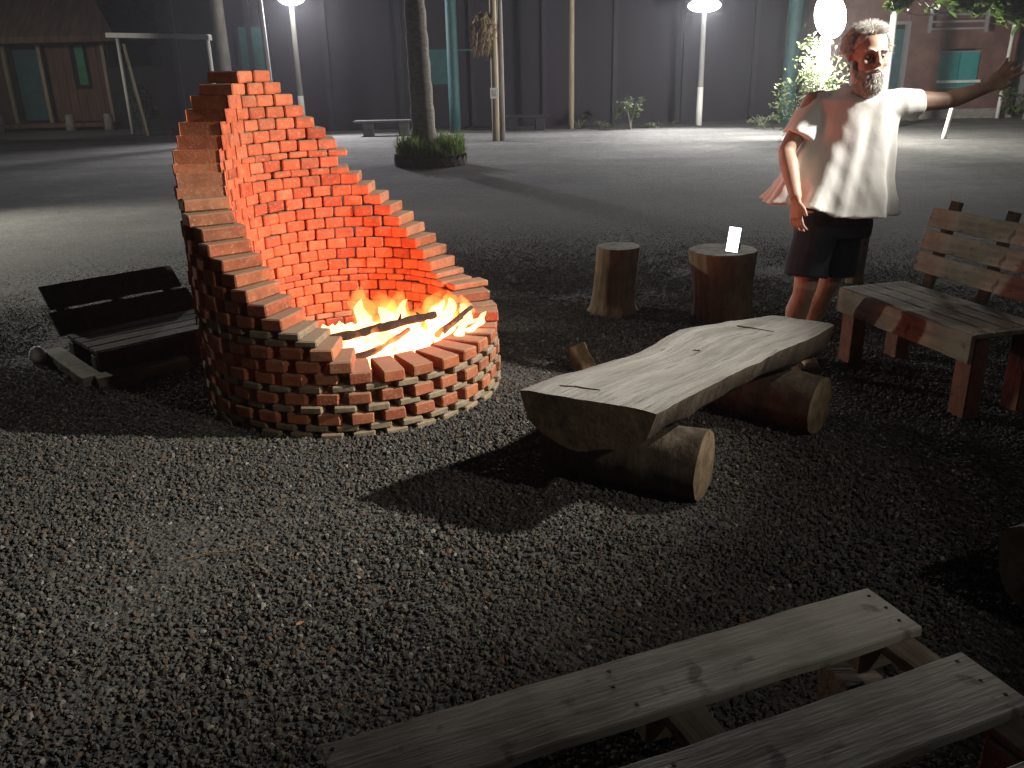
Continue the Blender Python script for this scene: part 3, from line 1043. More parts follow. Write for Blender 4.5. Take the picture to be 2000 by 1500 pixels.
# ================================================================== LEFT DARK BENCH BEHIND THE PIT
dbench = back_bench((-2.20, 4.28), (-1.62, 4.83), None, 'low dark pallet bench with a leaning back in the shadow left of the fire pit', 1, None, zt=.15, nback=2, depth=.50, lean=.30, apron=True, bw=.175, zb=-.06, legm='shaded_wood', mat='shaded_wood', post_cut=.20)
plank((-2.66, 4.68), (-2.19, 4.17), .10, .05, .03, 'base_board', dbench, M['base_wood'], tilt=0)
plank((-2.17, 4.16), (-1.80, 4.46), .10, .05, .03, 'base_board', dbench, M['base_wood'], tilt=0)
mb = MB()
mb.ball((0, 0, .04), (.055, .045, .05), sub=2)
for v in mb.bm.verts:
    v.co += Vector(noise.noise_vector(v.co * 25)) * .01
o = own('rock', mb, M['pale_stone'], 'pale rock on the gravel at the left end of the low dark bench', 'rock', smooth=True)
o.location = (-2.70, 4.60, 0)

# round log end at the right edge of the picture
mb = log_piece((1.475, 2.02, .15), (2.10, 2.30, .15), .145, .15, None, seed=31, wob=.06, n=22, mats=None)
own('round_log_seat', mb, [M['bark'], M['slab_cut']], 'thick round log lying on the gravel with its pale cut end at the right edge', 'log', origin=(1.40, 2.0, 0))

# ================================================================== LAMPS
def street_lamp(label, x, y, head_z, aim, power, tint=(1, .96, .88), glass='lamp_glass', size=(.5, .3), spot=150, blend=.6, band=None, head_tilt=35, group='street lamps round the yard', soft=.18, pole=True, hs=1.0, tilt=0, allround=False):
    t = thing('street_lamp', label, 'lamp', (x, y, 0), 0, group)
    d = Vector((aim[0] - x, aim[1] - y, aim[2] - head_z)).normalized()
    hd = Vector((d.x, d.y, 0)).normalized()
    if pole:
        mb = MB()
        mb.tube([(x, y, 0), (x, y, 1.2), (x, y, head_z - .02)], [.085, .075, .06], 12)
        mb.build('pole', M['post_grey'], t, True)
        if band:
            mb = MB()
            mb.tube([(x, y, .01), (x, y, band)], [.0895, .0805], 12)
            mb.build('painted_band', M['white_paint'], t, True)
    # arm + flood head facing the yard
    hc = Vector((x, y, head_z)) + hd * .16
    mb = MB()
    mb.tube([(x, y, head_z - .12), (x, y, head_z + .02), tuple(Vector((x, y, head_z + .03)) + hd * .10)], [.035, .03, .025], 8)
    mb.build('bracket', M['steel_dark'], t, True)
    fwd = Vector((hd.x * math.cos(R(head_tilt)), hd.y * math.cos(R(head_tilt)), -math.sin(R(head_tilt))))
    Fm = frame(fwd)
    mb = MB()
    mb.box(hc - Fm @ Vector((.03, 0, 0)), (.09, (size[0] + .05) * hs, (size[1] + .05) * hs), Fm, .015)
    mb.build('lamp_head', M['steel_dark'], t)
    # bulging diffuser
    mb = MB()
    mb.ball(hc + Fm @ Vector((.018, 0, 0)), (.07 if hs > .9 else .2, size[0] / 2, size[1] / 2), Fm @ Matrix.Rotation(R(tilt), 3, 'X'), 3)
    mb.build('diffuser', M[glass], t, True)
    ld = bpy.data.lights.new('lamp_light', 'POINT' if allround else 'SPOT')
    ld.energy = power
    ld.color = tint
    if not allround:
        ld.spot_size = R(spot)
        ld.spot_blend = blend
    ld.shadow_soft_size = soft
    lo = bpy.data.objects.new('lamp_light', ld)
    sc.collection.objects.link(lo)
    lo.parent = t
    lo.location = hc + Fm @ Vector((.12 if hs > .9 else .26, 0, 0)) - Vector((x, y, 0))
    if allround:
        lo.location = hc + Vector((0, 0, -.62)) + fwd * .2 - Vector((x, y, 0))
    lo.rotation_euler = d.to_track_quat('-Z', 'Y').to_euler()
    return t

# key lamp just outside the right of the frame
street_lamp('floodlight on a grey post right of the seats', 4.05, 3.02, 2.98, (0.2, 3.42, 1.6), POW_KEY, tint=(1, .95, .86), spot=57, blend=.8, soft=.07, size=(.35, .25))
street_lamp('floodlight on a grey post right of the nearest pallet bench', 3.55, 0.25, 3.0, (-0.8, 3.6, 0.5), POW_KEY2, tint=(1, .92, .80), spot=54, blend=.8, soft=.07, size=(.35, .25))
street_lamp('grey lamp post with a white foot standing behind the brick fire pit', -5.62, 24.5, 3.50, (-1.5, 12, 0), POW_FLOOD, tint=(.93, .92, 1), glass='lamp_glass_bright', band=1.0, size=(.75, .5), hs=.3)
street_lamp('lamp post with a pale foot and wide bright lamp right of the thin pole', 5.28, 24.2, 3.02, (2, 12, 0), POW_FLOOD * 1.15, tint=(.97, .97, 1), glass='lamp_glass_cool', band=1.0, size=(.85, .38), hs=.999)
street_lamp('brightest lamp, large and white, above the bush beside the head of the man', 6.62, 18.6, 2.42, (3.4, 10, 0), POW_FLOOD * .7, tint=(1, .97, .9), size=(.60, .88), head_tilt=12, spot=165, glass='lamp_glass_bright', hs=.15, tilt=14, allround=True)
street_lamp('floodlight on a post in front of the cabin', -14.8, 20.5, 3.3, (-12.0, 30, 2.2), 420, tint=(1, .93, .82), spot=70, blend=.7, size=(.35, .25))
street_lamp('floodlight on a post left of the yard', -8.8, 10.2, 3.2, (-4.6, 8.6, 0), 2300, tint=(1, .97, .85), spot=76, blend=1.0, size=(.35, .25))

# ================================================================== BACKGROUND
def post(name, label, cat, x, y, h, r0, r1=None, mat='pole_wood', top=None, group=None, parts=None, n=12):
    mb = MB()
    tx, ty = top or (x, y)
    pts = [Vector((x, y, -.02)).lerp(Vector((tx, ty, h)), k / 5) for k in range(6)]
    mb.tube(pts, [r0 + ((r1 or r0) - r0) * k / 5 for k in range(6)], n)
    if parts:
        t = thing(name, label, cat, (x, y, 0), 0, group)
        mb.build('pole', M[mat], t, True)
        return t
    return own(name, mb, M[mat], label, cat, group, True, (x, y, 0))

# ---- big dark hall
def hall():
    t = thing('dark_hall', 'long dark grey hall closing the back of the yard', 'building', (1.5, 25, 0))
    a, b = Vector((-9.5, 25.2, 0)), Vector((8.2, 26.4, 0))
    d = (b - a).normalized()
    nrm = Vector((d.y, -d.x, 0))
    Fm = frame(d)
    c = (a + b) / 2
    MB().box(c - nrm * 2.0 + Vector((0, 0, 3)), ((b - a).length, 4, 6.1), Fm).build('wall', M['barn'], t)
    MB().box(c - nrm * 1.8 + Vector((0, 0, 6.15)), ((b - a).length + .6, 5, .2), Fm).build('roof', M['barn_post'], t)
    L_ = (b - a).length
    x = .4
    while x < L_:
        p = a + d * x
        MB().box(p + nrm * .06 + Vector((0, 0, 3)), (.14, .12, 6), Fm).build('wall_post', M['barn_post'], t)
        x += 2.05
    # teal window dim behind the posts
    for (px, pz, w_, h_) in ((-1.85, 1.65, .9, .9), (-6.95, 2.15, .75, 1.3)):
        s = (px - a.x) / d.x
        p = a + d * s
        f = MB().box(p + nrm * .05 + Vector((0, 0, pz)), (w_ + .14, .1, h_ + .14), Fm).build('window', M['barn_post'], t)
        MB().box(p + nrm * .09 + Vector((0, 0, pz)), (w_, .05, h_), Fm).build('shutter', M['teal'], f)
    s = 8.0
    MB().box(a + d * s + nrm * .12 + Vector((.2, 0, 2.1)), (2.0, .06, .05), Fm).build('rail', M['teal'], t)
hall()

# ---- posts and poles in front of the hall
post('round_post', 'thick teal painted post in front of the dark hall, right of the palm', 'post', -1.36, 23.6, 4.2, .15, .14, 'teal')
def sign_pole():
    t = post('wooden_pole', 'weathered wooden pole with a small white sign and a straw bundle', 'pole', -0.24, 20.3, 4, .085, .075, 'pole_wood', parts=True)
    s = MB().box((-.25, 20.20, 1.05), (.19, .02, .23), None, .004).build('sign', M['white_paint'], t)
    MB().box((-.25, 20.188, 1.05), (.10, .004, .13)).build('sign_face', M['pale_stone'], s)
    mb = MB()
    mb.tube([(-.10, 20.42, -.02), (-.09, 20.42, 2), (-.09, 20.42, 3.9)], [.075, .06, .05], 8)
    mb.build('second_pole', M['trunk'], t, True)
sign_pole()
def straw():
    mb = MB()
    for k in range(420):
        a = random.uniform(0, 2 * PI); e = random.uniform(-1, 1)
        d = Vector((math.cos(a) * math.sqrt(1 - e * e) * .34, math.sin(a) * math.sqrt(1 - e * e) * .30, e * .44))
        p = Vector((-.46, 20.34, 2.36)) + d * random.uniform(.75, 1)
        mb.tube([p, p + Vector((random.uniform(-.08, .08), random.uniform(-.06, .06), random.uniform(-.26, -.05)))], [.012, .004], 3)
    mb.ball((-.46, 20.34, 2.36), (.28, .25, .38), sub=2)
    own('straw_bundle', mb, M['straw'], 'shaggy dry brown bundle hanging on the wooden pole', 'plant', origin=(-.46, 20.34, 1.9))
straw()
post('thin_pole', 'single thin pale pole standing in front of the dark hall', 'pole', 1.78, 24.1, 4.2, .075, .065, 'pole_wood')
post('round_post', 'tall dark teal post at the right end of the dark hall', 'post', 7.8, 24.6, 4.5, .20, .19, 'teal')
post('thin_pole', 'thin pale pole rising just behind the top of the brick fire pit', 'pole', -6.0, 23.0, 3.6, .07, .06, 'post_grey', top=(-6.05, 23))
post('tree_trunk', 'bare grey trunk rising behind the tall left side of the fire pit', 'tree', -7.75, 25.0, 4.5, .20, .17, 'trunk')

def small_bench(label, x0, x1, y, z, mat='stone'):
    t = thing('stone_bench', label, 'bench', ((x0 + x1) / 2, y, 0), 0, 'stone benches along the dark hall')
    MB().box(((x0 + x1) / 2, y, z), (x1 - x0, .4, .06), None, .01).build('seat', M[mat], t)
    for k in (.22, .78):
        MB().box((x0 + (x1 - x0) * k, y, z / 2 - .02), (.26, .3, z - .02), None, .02).build('leg', M[mat], t)
small_bench('stone bench on two blocks in the dark between fire pit and palm', -3.95, -2.3, 23.0, .36, 'bench_stone')
small_bench('faint stone bench in the dark between the sign pole and the thin pole', -0.1, 1.2, 24.0, .36, 'barn_post')

# ---- leaves
def leaves(mb, centre, radii, n, size, seed, hollow=.35, droop=0):
    rnd = random.Random(seed)
    bm = mb.bm
    clumps = [(Vector((rnd.gauss(0, .45), rnd.gauss(0, .45), rnd.gauss(0, .45))), rnd.uniform(.25, .5)) for _ in range(max(6, n // 60))]
    for _ in range(n):
        c, cr = rnd.choice(clumps)
        p = c + Vector((rnd.gauss(0, 1), rnd.gauss(0, 1), rnd.gauss(0, 1))) * cr * .5
        p = Vector((p.x * radii[0], p.y * radii[1], p.z * radii[2])) + Vector(centre)
        s = size * rnd.uniform(.6, 1.3)
        E_ = Euler((rnd.uniform(-.9, .9) - droop, rnd.uniform(-.9, .9), rnd.uniform(0, 6.3))).to_matrix()
        q = [(-.5, 0, 0), (-.1, -.22, .04), (.5, 0, -.06), (-.1, .22, .04)]
        vs = [bm.verts.new(p + E_ @ Vector(k) * s) for k in q]
        bm.faces.new((vs[0], vs[1], vs[2])); bm.faces.new((vs[0], vs[2], vs[3]))

def shrub(name, label, x, y, h, r_, n, size, seed, mat='leaf_bush', cat='bush', stems=4, group=None, zc=.55):
    t = thing(name, label, cat, (x, y, 0), 0, group)
    mb = MB()
    leaves(mb, (x, y, h * zc), (r_, r_, h * .48), n, size, seed)
    mb.build('foliage', M[mat], t)
    mb = MB()
    rnd = random.Random(seed)
    for k in range(stems):
        a = rnd.uniform(0, 6.3)
        mb.tube([(x + rnd.uniform(-.05, .05), y + rnd.uniform(-.05, .05), -.02), (x + math.cos(a) * r_ * .3, y + math.sin(a) * r_ * .3, h * .5), (x + math.cos(a) * r_ * .6, y + math.sin(a) * r_ * .6, h * .85)], [.025, .015, .006], 5)
    mb.build('stem', M['trunk'], t)
    return t
shrub('lit_bush', 'tall leafy bush lit white by the lamp left of the man', 6.28, 17.9, 1.95, .62, 1500, .11, 3)
shrub('small_bush', 'small round pale bush at the foot of the dark hall', 3.3, 23.6, .8, .30, 380, .12, 5)
shrub('low_plant', 'low tuft of weeds at the foot of the thin pale pole', 2.0, 24.2, .25, .25, 120, .1, 8, cat='plant')
shrub('low_plant', 'low weeds between the thin pale pole and the small bush', 2.6, 23.7, .2, .3, 110, .1, 9, cat='plant')
shrub('low_plant', 'green weeds just right of the small round bush', 4.1, 23.9, .16, .5, 160, .1, 10, cat='plant')
shrub('low_plant', 'weeds at the foot of the tall lit bush', 6.6, 22.6, .35, .5, 220, .1, 12, cat='plant')
shrub('garden_plant', 'leafy green plant at the right edge by the brown house', 14.1, 24.0, .75, .7, 420, .16, 14, cat='plant', mat='leaf')

# ---- palm in its planter
def palm():
    t = thing('palm_tree', 'tall palm trunk standing in a round grassy bed in the middle of the yard', 'tree', (-1.42, 15.3, 0))
    n = 20
    rings = []
    for i in range(60):
        z = i * .13
        r_ = .215 - .05 * min(1, z / 3) + (.05 * math.exp(-z * 5)) + .010 * math.sin(i * 2.1)
        xx = -1.42 - .02 * z
        rings.append([(xx + r_ * math.cos(2 * PI * k / n), 15.3 + r_ * math.sin(2 * PI * k / n), z - .02) for k in range(n)])
    mb = MB(); mb.rings(rings)
    mb.build('trunk', M['palm'], t, True)
    for k in range(16):
        a = 2 * PI * k / 16 + random.uniform(-.15, .15)
        up = random.uniform(.1, .9)
        mb = MB()
        pts = [Vector((-1.57, 15.3, 7.6)) + Vector((math.cos(a) * 2.4 * s, math.sin(a) * 2.4 * s, up * 1.6 * s - 1.8 * s * s)) for s in [i / 14 for i in range(15)]]
        mb.tube(pts, [.03 - .0018 * i for i in range(15)], 4)
        side = Vector((-math.sin(a), math.cos(a), 0))
        for i in range(2, 15):
            for sg in (-1, 1):
                p = pts[i]
                q = p + side * sg * .55 + Vector((math.cos(a) * .25, math.sin(a) * .25, -.3))
                vs = [mb.bm.verts.new(v) for v in (p, p + Vector((math.cos(a) * .06, math.sin(a) * .06, 0)), q)]
                mb.bm.faces.new(vs)
        mb.build('frond', M['leaf'], t)
palm()
def planter():
    cx_, cy_ = -1.33, 15.25
    t = thing('planter_bed', 'round bed of green grass edged with slanted dark bricks round the palm', 'planter', (cx_, cy_, 0))
    mb = MB()
    mb.rings([[(cx_ + r_ * math.cos(2 * PI * k / 24), cy_ + r_ * math.sin(2 * PI * k / 24), z) for k in range(24)] for r_, z in ((.56, -.02), (.56, .10), (.3, .14), (.05, .15))])
    mb.build('soil', M['soil'], t, True)
    for k in range(24):
        a = 2 * PI * k / 24
        mb = MB()
        mb.box((cx_ + .60 * math.cos(a), cy_ + .60 * math.sin(a), .07), (.06, .12, .20), rotz(a) @ Matrix.Rotation(R(40), 3, 'X'), .005)
        mb.build('edging_brick', M['soil'], t)
    mb = MB()
    rnd = random.Random(4)
    for k in range(2600):
        a = rnd.uniform(0, 2 * PI); r_ = .58 * math.sqrt(rnd.random())
        p = Vector((cx_ + r_ * math.cos(a), cy_ + r_ * math.sin(a), .10))
        h = rnd.uniform(.14, .30) * (1.35 + .6 * math.sin(a * 3 + 1) * math.sin(a * 5))
        b_ = rnd.uniform(0, 2 * PI); ln = rnd.uniform(.05, .26)
        w_ = .010
        sd = Vector((-math.sin(b_), math.cos(b_), 0)) * w_
        m1 = p + Vector((math.cos(b_) * ln * .35, math.sin(b_) * ln * .35, h * .7))
        tp = p + Vector((math.cos(b_) * ln, math.sin(b_) * ln, h * rnd.uniform(.75, 1)))
        vs = [mb.bm.verts.new(v) for v in (p - sd, p + sd, m1 + sd * .8, m1 - sd * .8, tp)]
        mb.bm.faces.new((vs[0], vs[1], vs[2], vs[3])); mb.bm.faces.new((vs[3], vs[2], vs[4]))
    o = mb.build('grass', M['grass'], t)
    o['kind'] = 'stuff'
planter()

# ---- brown house on the right
def house():
    t = thing('brown_house', 'red brown house with a teal window and a dark open porch behind the man', 'house', (11.7, 26, 0))
    y = 25.2
    def bx(name, c, s, mat, par=t):
        return MB().box(c, s).build(name, M[mat], par)
    # wall pieces round the openings (door x 9.55..11.05, window x 12.1..13.2)
    bx('wall', (9.30, y, 1.9), (.5, .3, 4.0), 'house')
    bx('wall', (11.62, y, 1.9), (.95, .3, 4.0), 'house')
    bx('wall', (13.75, y, 1.9), (1.05, .3, 4.0), 'house')
    bx('wall', (10.345, y, 3.2), (1.59, .298, 1.4), 'house')
    bx('wall', (12.66, y, .35), (1.13, .298, .9), 'house')
    bx('wall', (12.66, y, 2.87), (1.13, .298, 2.06), 'house')
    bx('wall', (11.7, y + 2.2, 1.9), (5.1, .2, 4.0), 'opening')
    bx('wall', (9.1, y + 1.1, 1.9), (.1, 1.9, 4.0), 'house')
    bx('wall', (14.22, y + 1.1, 1.9), (.1, 1.9, 4.0), 'house')
    bx('roof', (11.7, y + .6, 3.98), (6.0, 4.2, .16), 'roof')
    d = bx('door_frame', (11.10, y - .12, 1.25), (.10, .16, 2.5), 'plaster')
    bx('door_leaf', (10.85, y - .02, 1.2), (.42, .06, 2.35), 'teal')
    bx('lintel', (10.35, y - .12, 2.53), (1.6, .16, .08), 'plaster')
    f = bx('window', (12.66, y - .02, 1.28), (1.13, .12, 1.0), 'plaster')
    bx('shutter', (12.385, y - .10, 1.28), (.52, .05, .92), 'teal_bright', f)
    bx('shutter', (12.935, y - .10, 1.28), (.52, .05, .92), 'teal_bright', f)
    bx('sill', (12.66, y - .22, .98), (1.15, .16, .07), 'white_paint', f)
    bx('plinth', (11.7, y - .26, .12), (5.1, .2, .26), 'stone')
    # white louvred railing above the window
    lv = bx('louvre_frame', (11.52, y - .50, 2.60), (.07, .08, .72), 'plaster')
    bx('louvre_frame', (13.05, y - .50, 2.60), (.07, .08, .72), 'plaster')
    for k in range(4):
        bx('slat', (12.285, y - .50, 2.34 + k * .18), (1.46, .09, .055), 'plaster', lv)
    bx('grey_side_wall', (15.8, y + .2, 1.9), (3.0, .3, 4.0), 'plaster')
house()
def lit_post():
    t = post('porch_post', 'slim pale yellow post strongly lit beside the head of the man', 'post', 9.02, 21.2, 2.75, .085, .075, 'white_paint', parts=True)
    mb = MB()
    mb.tube([(9.02, 21.2, 2.72), (9.6, 21.9, 2.63), (10.3, 22.8, 2.60), (11.3, 24.0, 2.66), (12, 25, 2.75)], .014, 6)
    mb.build('cable', M['post_grey'], t)
    MB().ball((9.06, 21.12, 2.72), .06, sub=2).build('insulator', M['white_paint'], t, True)
lit_post()
post('thin_pole', 'thin leaning white pole at the right edge in front of the brown house', 'pole', 13.7, 24.6, 2.5, .05, .045, 'white_paint', top=(13.75, 24.6))
post('marker_stake', 'short white stake stuck in the yard right of the man', 'stake', 9.12, 18.25, .70, .05, .045, 'white_paint', top=(9.22, 18.25))

# ---- cabin on the left
def cabin():
    t = thing('wooden_cabin', 'brown wooden cabin with a thatched hipped roof and teal door at the left edge', 'cabin', (-17, 31, 0))
    y = 29.6
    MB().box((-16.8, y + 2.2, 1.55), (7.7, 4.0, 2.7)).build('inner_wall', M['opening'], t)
    x = -20.6
    while x < -13.05:
        skip = -16.05 < x + .14 < -15.05
        win = -14.05 < x + .14 < -13.70
        if not skip and not win:
            MB().box((x + .14, y + .1 + random.uniform(-.012, .012), 1.55), (.27, .05, 2.6), None, .006).build('plank', M['cabin'], t)
        elif win:
            MB().box((x + .14, y + .1, .75), (.27, .05, 1.0), None, .006).build('plank', M['cabin'], t)
        x += .28
    MB().box((-15.55, y + .08, 1.4), (.92, .06, 2.2), None, .01).build('door', M['teal'], t)
    MB().box((-13.86, y + .08, 1.98), (.28, .06, 1.2), None, .01).build('window_shutter', M['green_paint'], t)
    for px in (-16.15, -15.0, -12.95):
        MB().box((px, y - .25, 1.5), (.12, .12, 2.8), None, .01).build('veranda_post', M['pole_wood'], t)
    MB().box((-16.6, y - .35, .17), (7.8, 1.3, .12), None, .01).build('veranda_floor', M['cabin'], t)
    for px in (-14.1, -12.85, -16.4):
        mb = MB(); mb.tube([(px, y - .9, -.02), (px, y - .9, .5)], [.17, .13], 10, wob=.05)
        mb.build('stone_pier', M['stone'], t, True)
    # hipped thatch roof
    bm = MB()
    e0, e1 = 2.82, 6.2
    v = [(-21.5, 28.2, e0), (-12.0, 28.2, e0), (-12.0, 35.2, e0), (-21.5, 35.2, e0), (-18.5, 31.7, e1), (-14.9, 31.7, e1)]
    vs = [bm.bm.verts.new(p) for p in v]
    vb = [bm.bm.verts.new((p[0], p[1], p[2] - .18)) for p in v[:4]]
    for f in ((0, 1, 5, 4), (1, 2, 5), (2, 3, 4, 5), (3, 0, 4)):
        bm.bm.faces.new([vs[i] for i in f])
    for i in range(4):
        j = (i + 1) % 4
        bm.bm.faces.new((vs[i], vs[j], vb[j], vb[i]))
    bm.bm.faces.new(vb)
    bm.build('roof', M['roof'], t)
cabin()
# porch beam and pale building between cabin and pit
def pergola():
    t = thing('pergola', 'pale beam on thin posts between the cabin and the fire pit', 'pergola', (-9.2, 25, 0))
    mb = MB()
    Fm = frame(Vector((-7.75, 24.0, 2.52)) - Vector((-11.6, 26.8, 2.75)))
    c = (Vector((-7.75, 24.0, 2.52)) + Vector((-11.6, 26.8, 2.75))) / 2
    mb.box(c, (4.78, .12, .13), Fm)
    mb.build('beam', M['white_paint'], t)
    for (x, y, h) in ((-7.8, 24.04, 2.46), (-11.2, 26.5, 2.64)):
        mb = MB(); mb.tube([(x, y, -.02), (x, y, h)], [.06, .055], 10)
        mb.build('post', M['white_paint'], t, True)
    MB().box((-7.74, 23.93, 2.50), (.17, .10, .13), Fm).build('beam_cap', M['white_paint'], t)
pergola()
post('bare_branch', 'pale crooked branch leaning beside the cabin corner', 'branch', -10.3, 25.3, 2.45, .055, .04, 'pole_wood', top=(-10.55, 25.3))
MBp = MB()
MBp.box((-11.2, 33.5, 3.0), (4.6, .4, 6.0))
own('plaster_wall', MBp, M['plaster'], 'tall pale grey wall behind the pale beam beside the cabin', 'wall', origin=(-11.2, 33.5, 0))
MBp = MB()
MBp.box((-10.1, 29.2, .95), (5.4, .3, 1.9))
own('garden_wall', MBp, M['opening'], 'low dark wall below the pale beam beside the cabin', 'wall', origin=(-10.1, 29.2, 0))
shrub('dark_shrub', 'dark shrub at the corner of the cabin', -11.2, 27.4, 1.3, .6, 500, .14, 21, mat='leaf')
shrub('dark_shrub', 'dark shrub under the pale beam left of the fire pit', -9.0, 26.6, 1.5, .8, 600, .14, 22, mat='leaf')

# ---- trees on the right
def tree(label, x, y, h, trunk_r, crowns, seed, size, group=None, hang=None, name='leafy_tree'):
    t = thing(name, label, 'tree', (x, y, 0), 0, group)
    mb = MB()
    mb.tube([(x, y, -.05), (x + .03, y, h * .4), (x - .04, y + .05, h * .8)], [trunk_r * 1.25, trunk_r, trunk_r * .6], 12, wob=.04)
    for (c, r_, n) in crowns:
        mb.tube([(x, y, h * .55), ((x + c[0]) / 2, (y + c[1]) / 2, (h * .6 + c[2]) / 2 + .2), c], [trunk_r * .5, trunk_r * .28, trunk_r * .06], 7)
    mb.build('trunk', M['trunk'], t, True)
    mb = MB()
    for i, (c, r_, n) in enumerate(crowns):
        leaves(mb, c, r_, n, size, seed + i, droop=.3)
    mb.build('crown', M['leaf'], t)
    return t
tree('leafy tree at the right with lit twigs hanging into the top corner', 11.6, 15.8, 5.2, .17,
     [((8.35, 15.3, 2.32), (.85, .5, .24), 420), ((9.1, 15.2, 2.22), (.8, .5, .40), 460), ((7.7, 15.4, 2.45), (.45, .4, .20), 150), ((6.5, 15.6, 2.52), (.38, .3, .2), 120), ((10.2, 15.8, 3.6), (1.6, 1.4, .8), 500), ((12, 16, 4.6), (1.8, 1.6, 1.0), 600)], 40, .24)
tree('added unseen young tree shading the gravel right of the seats', 3.1, 2.15, 1.9, .03,  # added out of view, its crown keeps lamp light off the right gravel
     [((3.03, 2.47, 1.72), (.40, .28, .24), 1300), ((3.15, 2.3, 1.45), (.45, .4, .35), 1000)], 60, .085)

# ---- fallen bits on the gravel
def litter():
    rnd = random.Random(12)
    for (x, y) in ((-0.63, 2.06),):
        mb = MB()
        L_ = rnd.uniform(.010, .018)
        Rm = Euler((rnd.uniform(-.3, .3), rnd.uniform(-.3, .3), rnd.uniform(0, 6))).to_matrix()
        ring = [(-1, 0, 0), (-.5, .42, .12), (.1, .5, .16), (.7, .25, .1), (1.1, 0, .2), (.7, -.25, .1), (.1, -.5, .16), (-.5, -.42, .12)]
        vs = [mb.bm.verts.new(Rm @ (Vector(p) * L_)) for p in ring]
        c = mb.bm.verts.new(Rm @ Vector((0, 0, 0)))
        for i in range(8):
            mb.bm.faces.new((c, vs[i], vs[(i + 1) % 8]))
        o = own('dry_leaf', mb, M['dry_leaf'], 'small curled orange brown leaf lying on the open gravel in the foreground', 'leaf')
        o.location = (x, y, .014)
    mb = MB()
    pts = [(-1.10, 2.42, .014), (-1.02, 2.455, .018), (-.95, 2.47, .014), (-.87, 2.51, .016)]
    mb.tube(pts, [.0026, .0024, .002, .0014], 6)
    own('twig', mb, M['stump'], 'thin brown twig lying on the gravel at the front left', 'twig', origin=(-1.0, 2.46, .012))
M['dry_leaf'] = simple('dry_leaf', (0.34, 0.15, 0.06), 0.8, 0.4, 60, 0.2)
litter()

